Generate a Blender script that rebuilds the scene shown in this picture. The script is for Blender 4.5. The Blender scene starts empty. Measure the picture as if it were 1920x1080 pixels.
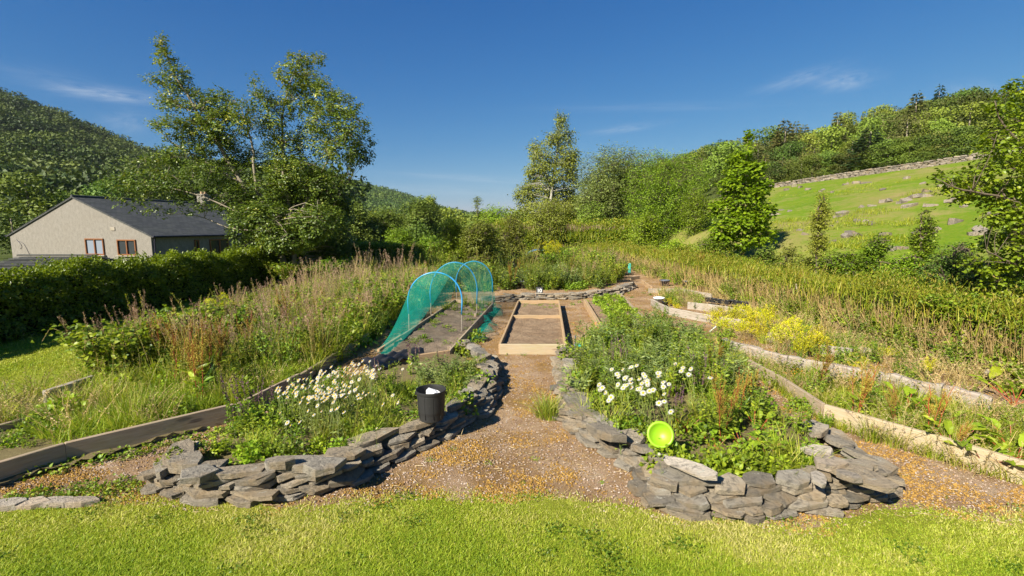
import bpy, bmesh, math, random
import numpy as np
from mathutils import Vector, Matrix
random.seed(7); R = np.random.RandomState(11)
SC = bpy.context.scene; COL = SC.collection
PI = math.pi
# ------------------------------------------------------------------ camera geometry
CZ = 2.35; FPX = 900.0; PITCH = math.atan(115/900)
FW = np.array([0, math.cos(PITCH), -math.sin(PITCH)]); UP = np.array([0, math.sin(PITCH), math.cos(PITCH)])
def ray(px, py): return FW + np.array([(px-960)/FPX, 0, 0]) + UP*((540-py)/FPX)
def on(px, py, z=0.0):
    d = ray(px, py); t = (z-CZ)/d[2]; return np.array([d[0]*t, d[1]*t, z])
def atY(px, py, Y):
    d = ray(px, py); t = Y/d[1]; return np.array([d[0]*t, Y, CZ+d[2]*t])
def sstep(x, a, b):
    t = np.clip((x-a)/(b-a), 0, 1); return t*t*(3-2*t)
def vn(x, y, z=0, s=1.0, seed=0):
    x = np.asarray(x)/s+seed*1.7; y = np.asarray(y)/s-seed*2.3; z = np.asarray(z)/s+seed*.9
    return (np.sin(x*1.9+1.3*np.sin(y*1.3+z))+np.sin(y*2.3+1.1*np.sin(z*1.7-x*.9))+np.sin(z*2.1+1.2*np.sin(x*1.1+y*.7))
            +.5*np.sin(x*4.3+y*3.1+z*2.7)+.5*np.sin(y*5.1-x*2.9-z*3.7))/4.0
# ------------------------------------------------------------------ terrain
RU = np.array([-3, .2, .35, .45, .55, .7, .85, .92, .97, 1.1, 3]); RZ = np.array([0, 0, 3, 8, 12, 16, 19.5, 24, 28, 31, 31.0])
LU = np.array([-3, -1.07, -.955, -.845, -.778, -.70, -.62, -.5, -.3, -.1, 3]); LZ = np.array([135, 103, 85, 69, 56, 47, 43, 34, 12, 0, 0.0])
FU = np.array([-3, -.75, -.69, -.62, -.5, -.4, -.333, -.25, -.19, -.14, -.08, 3]); FZ = np.array([10, 46, 66, 66, 62, 58, 52, 42, 31, 19, 13, 8.0])
def H(x, y):
    x = np.asarray(x, float); y = np.asarray(y, float)
    h = -0.7*sstep(-x, 12.5, 18)*sstep(y, 0, 10)
    pl = 0.04*np.clip(y, 0, 70)+0.2*(x-9)
    fld = sstep(x, 8.6, 13)*np.clip(pl, 0, 14)*sstep(y, -20, 8)
    h = h+fld
    yy = np.maximum(y, 20.); u = x/yy
    h = h+(np.interp(u, RU, RZ)-fld*sstep(u, .3, .6)*.8)*sstep(yy, 62, 118)
    h = h+np.interp(u, LU, LZ)*sstep(yy, 85, 420)
    h = h+np.interp(u, FU, FZ)*sstep(yy, 430, 800)
    return h
# ------------------------------------------------------------------ mesh building
class G:
    def __init__(s): s.v = []; s.f = []; s.a = []; s.n = 0
    def add(s, v, faces, var=0.5, mat=0):
        v = np.asarray(v, np.float32).reshape(-1, 3)
        var = np.broadcast_to(np.asarray(var, np.float32), (len(v),)) if np.ndim(var) == 0 else np.asarray(var, np.float32)
        s.v.append(v); s.a.append(var)
        for f in (faces if isinstance(faces, list) else [faces]):
            f = np.asarray(f, np.int64)
            if len(f): s.f.append((f+s.n, mat))
        s.n += len(v)
    def merge(s, o, M=None):
        for v, a in zip(o.v, o.a):
            s.v.append(v if M is None else v@M[:3, :3].T+M[:3, 3]); s.a.append(a)
        for f, m in o.f: s.f.append((f+s.n, m))
        s.n += o.n
    def mesh(s, name, mats, smooth=False):
        me = bpy.data.meshes.new(name)
        v = np.concatenate(s.v).astype(np.float32); a = np.concatenate(s.a)
        loops = np.concatenate([f.ravel() for f, m in s.f]).astype(np.int32)
        tot = np.concatenate([np.full(len(f), f.shape[1]) for f, m in s.f]); mi = np.concatenate([np.full(len(f), m) for f, m in s.f])
        st = np.concatenate([[0], np.cumsum(tot)[:-1]]).astype(np.int32)
        me.vertices.add(len(v)); me.loops.add(len(loops)); me.polygons.add(len(st))
        me.vertices.foreach_set('co', v.ravel()); me.loops.foreach_set('vertex_index', loops)
        me.polygons.foreach_set('loop_start', st); me.polygons.foreach_set('material_index', mi.astype(np.int32))
        me.polygons.foreach_set('use_smooth', np.full(len(st), smooth))
        at = me.attributes.new('var', 'FLOAT', 'POINT'); at.data.foreach_set('value', a.astype(np.float32))
        for m in (mats if isinstance(mats, (list, tuple)) else [mats]): me.materials.append(m)
        me.update(calc_edges=True); me.validate()
        return me
def link(name, data, parent=None, loc=(0, 0, 0), rz=0.0, sc=1.0):
    o = bpy.data.objects.new(name, data); COL.objects.link(o)
    o.location = loc; o.rotation_euler = (0, 0, rz); o.scale = (sc,)*3 if np.ndim(sc) == 0 else sc
    if parent: o.parent = parent
    return o
def build(name, g, mats, parent=None, smooth=False, **k): return link(name, g.mesh(name, mats, smooth), parent, **k)
def tag(o, label=None, cat=None, group=None, kind=None):
    for k, v in (('label', label), ('category', cat), ('group', group), ('kind', kind)):
        if v: o[k] = v
    return o
def thing(name, label, cat, group=None, loc=(0, 0, 0), rz=0.0):
    return tag(link(name, None, loc=loc, rz=rz), label, cat, group)
def dup(o, loc, rz=0.0, sc=1.0, label=None, group=None, tilt=None):
    r = o.copy(); COL.objects.link(r); r.location = loc; r.scale = (sc,)*3 if np.ndim(sc) == 0 else sc
    r.rotation_euler = (tilt[0], tilt[1], rz) if tilt else (0, 0, rz)
    if label: r['label'] = label
    if group: r['group'] = group
    for c, sub in KIDS.get(o, ()):
        d = c.copy(); COL.objects.link(d); d.parent = r
        for e in sub:
            q = e.copy(); COL.objects.link(q); q.parent = d
    return r
KIDS = {}
def norm(a): return a/np.maximum(np.linalg.norm(a, axis=-1, keepdims=True), 1e-9)
def rdir(n, up=0.0):
    d = R.normal(size=(n, 3)); d[:, 2] += up; return norm(d)
# many leaves at once; D = growing direction, N = rough normal
def leaves(g, P, D, N, L, W, var, mat=0, shape='d'):
    n = len(P); D = norm(D); B = norm(np.cross(D, N)+1e-6); N = np.cross(B, D)
    L = np.broadcast_to(L, (n,))[:, None]; W = np.broadcast_to(W, (n,))[:, None]
    var = np.broadcast_to(var, (n,)); i = np.arange(n)[:, None]
    if shape == 'd':
        v = np.stack([P, P+.45*L*D+.5*W*B+.12*W*N, P+L*D-.05*L*N, P+.45*L*D-.5*W*B+.12*W*N], 1)
        g.add(v.reshape(-1, 3), i*4+np.array([0, 1, 2, 3]), np.repeat(var, 4), mat)
    else:
        m1 = P+.3*L*D; m2 = P+.68*L*D-.06*L*N; tip = P+L*D-.2*L*N
        v = np.stack([P, m1+.5*W*B+.1*W*N, m2+.4*W*B+.08*W*N, tip, m2-.4*W*B+.08*W*N, m1-.5*W*B+.1*W*N, m1, m2], 1)
        g.add(v.reshape(-1, 3), [np.concatenate([i*8+np.array(t) for t in ([0, 1, 6], [0, 6, 5], [7, 2, 3], [7, 3, 4])]),
              np.concatenate([i*8+np.array(t) for t in ([6, 1, 2, 7], [6, 7, 4, 5])])], np.repeat(var, 8), mat)
def blades(g, P, az, Hh, bend, W, var, mat=0, seg=3):
    n = len(P); az = np.broadcast_to(az, (n,)); Hh = np.broadcast_to(Hh, (n,)); bend = np.broadcast_to(bend, (n,)); W = np.broadcast_to(W, (n,))
    d = np.stack([np.cos(az), np.sin(az), 0*az], 1); tw = az+R.uniform(.6, 2.4, n); s = np.stack([np.cos(tw), np.sin(tw), 0*tw], 1)
    vs = []
    for k in range(seg+1):
        t = k/seg; c = P+d*(Hh*bend*t*t)[:, None]; c[:, 2] += Hh*t*(1-.28*np.minimum(bend, 1.6)*t)
        if k < seg:
            w = (W*.5*(1-t)**.6)[:, None]; vs += [c-s*w, c+s*w]
        else: vs.append(c)
    m = 2*seg+1; i = np.arange(n)[:, None]*m
    q = [i+np.array([2*k, 2*k+1, 2*k+3, 2*k+2]) for k in range(seg-1)]
    fs = [i+np.array([2*seg-2, 2*seg-1, 2*seg])]
    if q: fs.append(np.concatenate(q))
    g.add(np.stack(vs, 1).reshape(-1, 3), fs, np.repeat(np.broadcast_to(var, (n,)), m), mat)
def tubes(g, paths, r0, r1, var=.5, mat=0, sides=4, pw=1.0):
    paths = np.asarray(paths, float); n, k, _ = paths.shape
    r0 = np.broadcast_to(r0, (n,)); r1 = np.broadcast_to(r1, (n,))
    T = norm(np.gradient(paths, axis=1)); ref = np.where(np.abs(T[..., 2:3]) > .9, [[[1, 0, 0]]], [[[0, 0, 1.0]]])
    A = norm(np.cross(T, ref)); B = np.cross(T, A); t = np.linspace(0, 1, k)**pw
    rr = r0[:, None]*(1-t)+r1[:, None]*t; vs = []
    for j in range(sides):
        a = 2*PI*j/sides; vs.append(paths+(A*math.cos(a)+B*math.sin(a))*rr[..., None])
    v = np.stack(vs, 2)                       # n,k,sides,3
    idx = np.arange(n*k*sides).reshape(n, k, sides); nx = np.roll(idx, -1, 2)
    f = np.stack([idx[:, :-1], nx[:, :-1], nx[:, 1:], idx[:, 1:]], -1).reshape(-1, 4)
    cap = idx[:, -1].reshape(n, sides); cap0 = idx[:, 0, ::-1].reshape(n, sides)
    g.add(v.reshape(-1, 3), [f, cap, cap0], np.repeat(np.broadcast_to(var, (n,)), k*sides), mat)
def curve(pts, k=10, jit=0.0):
    pts = np.asarray(pts, float); n = len(pts)
    P = np.vstack([2*pts[0]-pts[1], pts, 2*pts[-1]-pts[-2]]); out = []
    for s in np.linspace(0, n-1-1e-6, k):
        i = int(s); t = s-i; a, b, c, d = P[i], P[i+1], P[i+2], P[i+3]
        out.append(.5*((2*b)+(-a+c)*t+(2*a-5*b+4*c-d)*t*t+(-a+3*b-3*c+d)*t**3))
    o = np.array(out)
    if jit: o[1:-1] += R.normal(size=(k-2, 3))*jit
    return o
def boxg(g, sx, sy, sz, c=(0, 0, 0), bev=0.004, var=.5, mat=0, jit=0.0):
    # box with chamfered vertical and horizontal edges
    x, y, z = sx/2, sy/2, sz/2; b = min(bev, x*.6, y*.6, z*.6); vs = []; idx = {}
    for i, a in enumerate((-1, 1)):
        for j, bb in enumerate((-1, 1)):
            for k, cc in enumerate((-1, 1)):
                for w in range(3):
                    p = np.array([a*x, bb*y, cc*z])-b*np.array([a*(w != 0), bb*(w != 1), cc*(w != 2)])
                    idx[i, j, k, w] = len(vs); vs.append(p)
    q = []; t = []
    for s in (0, 1):
        q += [[idx[s, 0, 0, 0], idx[s, 1, 0, 0], idx[s, 1, 1, 0], idx[s, 0, 1, 0]], [idx[0, s, 0, 1], idx[1, s, 0, 1], idx[1, s, 1, 1], idx[0, s, 1, 1]], [idx[0, 0, s, 2], idx[1, 0, s, 2], idx[1, 1, s, 2], idx[0, 1, s, 2]]]
        for r in (0, 1):
            q += [[idx[s, r, 0, 0], idx[s, r, 1, 0], idx[s, r, 1, 1], idx[s, r, 0, 1]], [idx[s, 0, r, 0], idx[s, 1, r, 0], idx[s, 1, r, 2], idx[s, 0, r, 2]], [idx[0, s, r, 1], idx[1, s, r, 1], idx[1, s, r, 2], idx[0, s, r, 2]]]
            t += [[idx[s, r, k, w] for w in range(3)] for k in (0, 1)]
    v = np.array(vs)
    if jit: v = v+R.normal(size=v.shape)*jit
    g.add(v+np.array(c), [q, t], var, mat)
def inpoly(x, y, poly):
    x = np.asarray(x); y = np.asarray(y); c = np.zeros(x.shape, bool); n = len(poly)
    for i in range(n):
        x0, y0 = poly[i][:2]; x1, y1 = poly[(i+1) % n][:2]
        if y0 == y1: continue
        c ^= ((y0 > y) != (y1 > y)) & (x < (x1-x0)*(y-y0)/(y1-y0)+x0)
    return c
def sample(poly, n, mind=0.0, dens=None):
    p = np.array([q[:2] for q in poly]); lo, hi = p.min(0), p.max(0); out = []
    tries = 0
    while len(out) < n and tries < n*60:
        tries += 1; q = lo+(hi-lo)*R.rand(2)
        if not inpoly(np.array([q[0]]), np.array([q[1]]), poly)[0]: continue
        if dens and R.rand() > dens(q[0], q[1]): continue
        if mind and out and min((q[0]-a)**2+(q[1]-b)**2 for a, b in out) < mind*mind: continue
        out.append(tuple(q))
    return out
def sampleN(poly, n, dens=None):
    p = np.array([q[:2] for q in poly]); lo, hi = p.min(0), p.max(0); got = np.zeros((0, 2))
    for _ in range(40):
        q = lo+(hi-lo)*R.rand(n*2, 2); k = inpoly(q[:, 0], q[:, 1], poly)
        if dens is not None: k &= R.rand(len(q)) < dens(q[:, 0], q[:, 1])
        got = np.vstack([got, q[k]])
        if len(got) >= n: break
    return got[:n]
def P2(*pts, z=0.0): return [tuple(on(a, b, z)[:2]) for a, b in pts]
# ------------------------------------------------------------------ materials
def mat(name): 
    m = bpy.data.materials.new(name); m.use_nodes = True; nt = m.node_tree; nt.nodes.clear()
    out = nt.nodes.new('ShaderNodeOutputMaterial'); return m, nt, out
def nd(nt, t, **k):
    n = nt.nodes.new(t)
    for a, b in k.items():
        if a.startswith('i_'): n.inputs[a[2:].replace('_', ' ')].default_value = b
        else: setattr(n, a, b)
    return n
def ramp(nt, src, stops, interp='LINEAR'):
    r = nt.nodes.new('ShaderNodeValToRGB'); r.color_ramp.interpolation = interp; e = r.color_ramp.elements
    while len(e) < len(stops): e.new(.5)
    for q, (p, c) in zip(e, stops): q.position = p; q.color = (*c, 1) if len(c) == 3 else c
    if src is not None: nt.links.new(src, r.inputs[0])
    return r.outputs[0]
def noise(nt, vec, scale, detail=4, rough=.55, dist=0.0):
    n = nd(nt, 'ShaderNodeTexNoise'); n.inputs['Scale'].default_value = scale; n.inputs['Detail'].default_value = detail
    n.inputs['Roughness'].default_value = rough; n.inputs['Distortion'].default_value = dist
    if vec is not None: nt.links.new(vec, n.inputs['Vector'])
    return n.outputs['Fac']
def mix(nt, a, b, f, mode='MIX'):
    m = nd(nt, 'ShaderNodeMix', data_type='RGBA', blend_type=mode)
    for s, q in ((m.inputs[6], a), (m.inputs[7], b), (m.inputs[0], f)):
        if hasattr(q, 'links') or hasattr(q, 'is_linked'): nt.links.new(q, s)
        else: s.default_value = (*q, 1) if isinstance(q, tuple) and len(q) == 3 else q
    return m.outputs[2]
def math_(nt, op, a, b=None):
    m = nd(nt, 'ShaderNodeMath', operation=op)
    for s, q in zip(m.inputs, (a, b)):
        if q is None: continue
        if hasattr(q, 'is_linked'): nt.links.new(q, s)
        else: s.default_value = q
    return m.outputs[0]
def coords(nt, kind='Object', scale=(1, 1, 1)):
    t = nd(nt, 'ShaderNodeTexCoord'); m = nd(nt, 'ShaderNodeMapping'); m.inputs['Scale'].default_value = scale
    nt.links.new(t.outputs[kind], m.inputs['Vector']); return m.outputs[0]
def bump(nt, h, strength=.5, dist=.02):
    b = nd(nt, 'ShaderNodeBump'); b.inputs['Strength'].default_value = strength; b.inputs['Distance'].default_value = dist
    nt.links.new(h, b.inputs['Height']); return b.outputs[0]
def finish(nt, out, col, rough=.8, nrm=None, spec=.3, trans=0.0, coat=0.0, tcol=None):
    p = nd(nt, 'ShaderNodeBsdfPrincipled'); p.inputs['Roughness'].default_value = rough; p.inputs['Specular IOR Level'].default_value = spec
    if hasattr(col, 'is_linked'): nt.links.new(col, p.inputs['Base Color'])
    else: p.inputs['Base Color'].default_value = (*col, 1)
    if nrm is not None: nt.links.new(nrm, p.inputs['Normal'])
    sh = p.outputs[0]
    if trans:
        t = nd(nt, 'ShaderNodeBsdfTranslucent'); x = nd(nt, 'ShaderNodeMixShader'); x.inputs[0].default_value = trans
        c = mix(nt, col, (1.0, 1.0, .45), 1.0, 'MULTIPLY') if tcol is None else tcol
        if hasattr(c, 'is_linked'): nt.links.new(c, t.inputs['Color'])
        nt.links.new(sh, x.inputs[1]); nt.links.new(t.outputs[0], x.inputs[2]); sh = x.outputs[0]
    nt.links.new(sh, out.inputs['Surface'])
def leafmat(name, cols, rough=.55, trans=.35, spec=.35, objvar=.25):
    m, nt, out = mat(name); a = nd(nt, 'ShaderNodeAttribute', attribute_name='var')
    kk = 1.18 if name.endswith('leaf') or 'needle' in name or name == 'meadow_blade' else 1.0; c = ramp(nt, a.outputs['Fac'], [(i/(len(cols)-1), tuple(x*kk for x in q)) for i, q in enumerate(cols)])
    oi = nd(nt, 'ShaderNodeObjectInfo'); hs = nd(nt, 'ShaderNodeHueSaturation')
    v = nd(nt, 'ShaderNodeMapRange'); v.inputs[3].default_value = 1-objvar; v.inputs[4].default_value = 1+objvar; nt.links.new(oi.outputs['Random'], v.inputs[0])
    hsh = nd(nt, 'ShaderNodeMapRange'); hsh.inputs[3].default_value = .5-objvar*.06; hsh.inputs[4].default_value = .5+objvar*.05
    nt.links.new(math_(nt, 'FRACT', math_(nt, 'MULTIPLY', oi.outputs['Random'], 7.31)), hsh.inputs[0])
    nt.links.new(v.outputs[0], hs.inputs['Value']); nt.links.new(hsh.outputs[0], hs.inputs['Hue']); nt.links.new(c, hs.inputs['Color'])
    finish(nt, out, hs.outputs[0], rough, None, spec, trans); return m
def plain(name, col, rough=.6, spec=.4, nscale=0, nstr=.2, dist=.004, trans=0, var=.0):
    m, nt, out = mat(name); nrm = None; c = col
    if nscale:
        co = coords(nt); n = noise(nt, co, nscale, 5); nrm = bump(nt, n, nstr, dist)
        if var: c = mix(nt, tuple(q*(1-var) for q in col), tuple(min(1, q*(1+var)) for q in col), noise(nt, co, nscale*.3, 4))
    finish(nt, out, c, rough, nrm, spec, trans); return m
def woodmat(name, c0, c1, knot, weather=0.0, green=(.2, .2, .08)):
    m, nt, out = mat(name); oi = nd(nt, 'ShaderNodeObjectInfo'); tc = nd(nt, 'ShaderNodeTexCoord')
    ad = nd(nt, 'ShaderNodeVectorMath', operation='MULTIPLY_ADD'); cb = nd(nt, 'ShaderNodeCombineXYZ'); nt.links.new(oi.outputs['Random'], cb.inputs[0]); nt.links.new(oi.outputs['Random'], cb.inputs[2])
    nt.links.new(cb.outputs[0], ad.inputs[0]); ad.inputs[1].default_value = (37, 11, 5); nt.links.new(tc.outputs['Object'], ad.inputs[2])
    def mp(s):
        q = nd(nt, 'ShaderNodeMapping'); q.inputs['Scale'].default_value = s; nt.links.new(ad.outputs[0], q.inputs[0]); return q.outputs[0]
    gr = noise(nt, mp((1.2, 18, 22)), 3.0, 6, .6, .6); fine = noise(nt, mp((4, 60, 70)), 3, 4, .7)
    c = mix(nt, c0, c1, ramp(nt, gr, [(.3, (0, 0, 0)), (.7, (1, 1, 1))]))
    c = mix(nt, c, tuple(q*.55 for q in c0), math_(nt, 'MULTIPLY', fine, .55))
    vo = nd(nt, 'ShaderNodeTexVoronoi'); vo.inputs['Scale'].default_value = 1.0; nt.links.new(mp((2.2, 6.5, 7.5)), vo.inputs['Vector'])
    c = mix(nt, c, knot, ramp(nt, vo.outputs['Distance'], [(.1, (1, 1, 1)), (.22, (0, 0, 0))]))
    c = mix(nt, c, green, math_(nt, 'MULTIPLY', ramp(nt, noise(nt, mp((1, 1, 3)), 1.7, 5), [(.48, (0, 0, 0)), (.7, (1, 1, 1))]), .35))
    if weather: c = mix(nt, c, (.42, .38, .33), math_(nt, 'MULTIPLY', ramp(nt, noise(nt, mp((3, 20, 20)), 2.2, 6), [(.35, (0, 0, 0)), (.6, (1, 1, 1))]), weather))
    finish(nt, out, c, .85, bump(nt, math_(nt, 'ADD', gr, fine), .5, .006), .2); return m
# ------------------------------------------------------------------ material library
def groundmat(name, palette, s1, s2, bs=.6, bd=.02, moss=None, mosscol=None, fine=60.0):
    m, nt, out = mat(name); co = coords(nt)
    a = noise(nt, co, s1, 8, .65, .3); f = noise(nt, co, fine, 6, .75); f2 = noise(nt, co, fine*4, 3, .8)
    mixf = math_(nt, 'ADD', math_(nt, 'MULTIPLY', a, .42), math_(nt, 'ADD', math_(nt, 'MULTIPLY', f, .36), math_(nt, 'MULTIPLY', f2, .22)))
    c = ramp(nt, mixf, palette)
    if moss:
        k = ramp(nt, math_(nt, 'ADD', math_(nt, 'MULTIPLY', noise(nt, co, s2, 9, .72, .5), .75), math_(nt, 'MULTIPLY', f, .25)), [(moss[0], (0, 0, 0)), (moss[1], (1, 1, 1))])
        c = mix(nt, c, mix(nt, mosscol[0], mosscol[1], f), k)
    finish(nt, out, c, .95, bump(nt, math_(nt, 'ADD', f, f2), bs, bd), .1); return m
M = {}
M['earth'] = groundmat('earth', [(.3, (.08, .06, .03)), (.5, (.18, .145, .07)), (.7, (.24, .23, .09))], .35, 2)
M['lawn'] = groundmat('lawn_turf', [(.3, (.14, .17, .015)), (.5, (.25, .28, .025)), (.62, (.34, .33, .06)), (.75, (.42, .35, .13))], .9, 2, .8, .03, fine=25)
M['gravel'] = groundmat('gravel_and_mulch', [(.36, (.14, .08, .04)), (.45, (.31, .19, .10)), (.54, (.45, .32, .20)), (.64, (.58, .48, .37))], 1.3, .75, .9, .015,
                        (.46, .57), ((.22, .13, .05), (.33, .205, .08)))
M['pasture'] = groundmat('pasture_turf', [(.36, (.075, .13, .006)), (.46, (.11, .185, .008)), (.55, (.15, .195, .014)), (.66, (.25, .21, .06))], .12, .11, .5, .05, (.48, .60), ((.28, .23, .09), (.2, .18, .05)), fine=3.0)
M['moor'] = groundmat('moorland', [(.3, (.035, .05, .012)), (.5, (.06, .08, .018)), (.6, (.10, .10, .03)), (.75, (.2, .17, .1))], .03, .02, .3, .3, fine=.3)
M['soil'] = groundmat('dug_soil', [(.3, (.15, .095, .055)), (.5, (.34, .235, .145)), (.7, (.48, .36, .24))], 2.5, 3, 1.0, .03, fine=22)
M['drysoil'] = groundmat('dry_grey_soil', [(.3, (.10, .07, .05)), (.5, (.27, .205, .145)), (.7, (.42, .34, .25))], 3.5, 3, 1.0, .03, fine=20)
M['pine'] = woodmat('fresh_pine', (.40, .30, .17), (.54, .42, .26), (.16, .07, .03), .25, green=(.34, .34, .15))
M['tan'] = woodmat('tan_timber', (.38, .24, .12), (.50, .34, .18), (.16, .07, .03), .15)
M['brown'] = woodmat('brown_timber', (.29, .205, .125), (.43, .325, .21), (.08, .05, .03), .25)
M['greyw'] = woodmat('weathered_timber', (.24, .20, .15), (.37, .31, .24), (.10, .08, .06), .5)
M['pale'] = woodmat('bleached_sleeper', (.22, .17, .13), (.33, .265, .21), (.10, .07, .05), .5)
def stonemat(name, base, warm, lich):
    m, nt, out = mat(name); co = coords(nt); oi = nd(nt, 'ShaderNodeObjectInfo')
    at_ = nd(nt, 'ShaderNodeAttribute', attribute_name='var'); oc = ramp(nt, at_.outputs['Fac'], [(0, base), (.25, warm), (.5, tuple(q*.62 for q in base)), (.75, tuple(q*1.3 for q in base)), (1, tuple(q*1.2 for q in warm))])
    n = noise(nt, co, 14, 9, .74, .6); c = mix(nt, tuple(q*.42 for q in base), oc, ramp(nt, n, [(.34, (0, 0, 0)), (.50, (1, 1, 1))]))
    c = mix(nt, c, (.28, .19, .09), math_(nt, 'MULTIPLY', ramp(nt, noise(nt, co, 3.3, 6, .6), [(.52, (0, 0, 0)), (.68, (1, 1, 1))]), .55))
    c = mix(nt, c, (.40, .39, .33), math_(nt, 'MULTIPLY', ramp(nt, noise(nt, co, 13, 7, .7), [(.62, (0, 0, 0)), (.68, (1, 1, 1))]), lich))
    f = noise(nt, coords(nt, scale=(1, 1, 5)), 22, 8, .75)
    finish(nt, out, c, .8, bump(nt, math_(nt, 'ADD', f, n), 1.0, .03), .3); return m
M['slate'] = stonemat('slate', (.27, .24, .19), (.33, .265, .18), .9)
M['quartz'] = stonemat('pale_quartz', (.40, .35, .28), (.46, .37, .27), 1.0)
M['fstone'] = stonemat('field_stone', (.20, .172, .135), (.24, .20, .15), .7)
GR = [(.045, .085, .012), (.10, .16, .018), (.17, .23, .025), (.25, .27, .04), (.36, .30, .12)]
M['grass'] = leafmat('grass_blade', [(.15, .235, .014), (.25, .35, .018), (.35, .42, .026), (.47, .475, .06), (.60, .53, .20)], .5, .4)
M['meadow'] = leafmat('meadow_blade', [(.10, .16, .010), (.17, .235, .012), (.25, .295, .016), (.34, .32, .028), (.44, .34, .08)], .5, .4)
M['straw'] = leafmat('straw', [(.34, .22, .10), (.48, .35, .17), (.6, .48, .27)], .7, .15)
M['leaf'] = leafmat('herb_leaf', [(.075, .135, .012), (.135, .215, .014), (.205, .29, .018), (.31, .36, .03)], .45, .42)
M['lime'] = leafmat('lime_leaf', [(.12, .20, .012), (.20, .29, .015), (.28, .36, .02)], .5, .4)
M['greyleaf'] = leafmat('greyish_leaf', [(.09, .14, .035), (.15, .205, .05), (.23, .28, .08)], .5, .25)
M['gold'] = leafmat('golden_leaf', [(.30, .32, .006), (.46, .45, .008), (.58, .53, .015)], .55, .35)
M['rust'] = leafmat('rust_seed', [(.24, .17, .02), (.33, .25, .03), (.36, .32, .045)], .7, .2)
M['pinkseed'] = leafmat('pinkish_seed', [(.28, .15, .11), (.40, .245, .185), (.50, .36, .26)], .75, .3)
M['redstem'] = leafmat('red_stem', [(.22, .05, .02), (.34, .08, .03)], .5, .05)
M['stem'] = leafmat('green_stem', [(.12, .17, .03), (.22, .25, .06)], .55, .1)
M['drystem'] = leafmat('dry_stem', [(.27, .20, .06), (.38, .29, .095), (.48, .38, .15)], .8, .05)
M['purple'] = leafmat('purple_floret', [(.11, .04, .09), (.20, .08, .14)], .6, .2)
M['petal'] = leafmat('white_petal', [(.42, .42, .39), (.52, .52, .49)], .6, .25, objvar=.03)
M['yolk'] = plain('yellow_centre', (.55, .33, .01), .7)
M['orange'] = plain('orange_petal', (.75, .28, .03), .6)
M['bark'] = plain('grey_bark', (.26, .22, .16), .9, .2, 14, .8, .03, var=.45)
M['bark2'] = plain('brown_bark', (.13, .10, .07), .9, .2, 14, .8, .03, var=.45)
M['birchbark'] = plain('birch_bark', (.36, .34, .29), .8, .2, 9, .5, .01, var=.35)
M['hornbeam'] = leafmat('beech_leaf', [(.03, .055, .009), (.07, .11, .013), (.12, .17, .018), (.22, .235, .03), (.42, .37, .06)], .42, .3, .5)
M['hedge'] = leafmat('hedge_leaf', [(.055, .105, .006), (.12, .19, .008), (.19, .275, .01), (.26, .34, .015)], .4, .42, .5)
M['hedgedark'] = leafmat('dark_hedge_leaf', [(.02, .04, .008), (.045, .08, .012), (.08, .13, .02)], .4, .25, .4)
M['hill'] = leafmat('shaded_hill_leaf', [(.012, .03, .004), (.028, .055, .006), (.055, .09, .010), (.09, .125, .018)], .6, .15, .3, .3)  # hillside shade put into the leaf colour; the next is its lit copy
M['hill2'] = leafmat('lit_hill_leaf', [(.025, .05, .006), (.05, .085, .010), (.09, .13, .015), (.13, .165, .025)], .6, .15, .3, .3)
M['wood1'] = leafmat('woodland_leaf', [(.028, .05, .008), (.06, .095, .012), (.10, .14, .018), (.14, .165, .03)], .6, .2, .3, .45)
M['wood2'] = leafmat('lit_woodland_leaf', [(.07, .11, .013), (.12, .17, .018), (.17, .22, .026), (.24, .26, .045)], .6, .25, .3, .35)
M['needle'] = leafmat('conifer_needle', [(.015, .035, .010), (.03, .06, .016), (.055, .09, .022)], .6, .1, .3, .3)
M['needletan'] = leafmat('tan_needle', [(.06, .07, .015), (.10, .11, .024), (.15, .14, .035)], .6, .15, .3, .3)
M['willow'] = leafmat('willow_leaf', [(.12, .18, .010), (.19, .27, .014), (.27, .35, .02)], .5, .35, .35)
M['willowgrey'] = leafmat('grey_willow_leaf', [(.13, .17, .035), (.20, .25, .055), (.30, .35, .10)], .5, .3, .4)
M['syc'] = leafmat('maple_leaf', [(.11, .21, .010), (.18, .32, .013), (.26, .41, .016), (.36, .50, .02)], .45, .5, .3)
M['birchleaf'] = leafmat('birch_leaf', [(.13, .16, .018), (.19, .22, .026), (.27, .29, .04)], .5, .35, .4)
M['near'] = leafmat('broad_leaf', [(.10, .17, .010), (.17, .28, .013), (.25, .37, .018), (.36, .44, .03)], .4, .45, .4)
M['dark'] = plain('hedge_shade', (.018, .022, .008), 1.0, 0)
M['blackp'] = plain('black_plastic', (.022, .022, .022), .55, .4, 60, .3, .002)
M['sheet'] = plain('black_polythene', (.03, .03, .032), .32, .5, 30, .4, .004)
M['limep'] = plain('lime_plastic', (.23, .44, .012), .45, .5)
M['bluep'] = plain('blue_pipe', (.035, .27, .55), .35, .5)
M['tealp'] = plain('turquoise_plastic', (.06, .42, .36), .4, .5)
M['white'] = plain('white_plastic', (.8, .8, .78), .5)
M['navy'] = plain('navy_plastic', (.02, .02, .09), .5)
M['greypot'] = plain('grey_plastic', (.09, .10, .12), .5)
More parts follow.
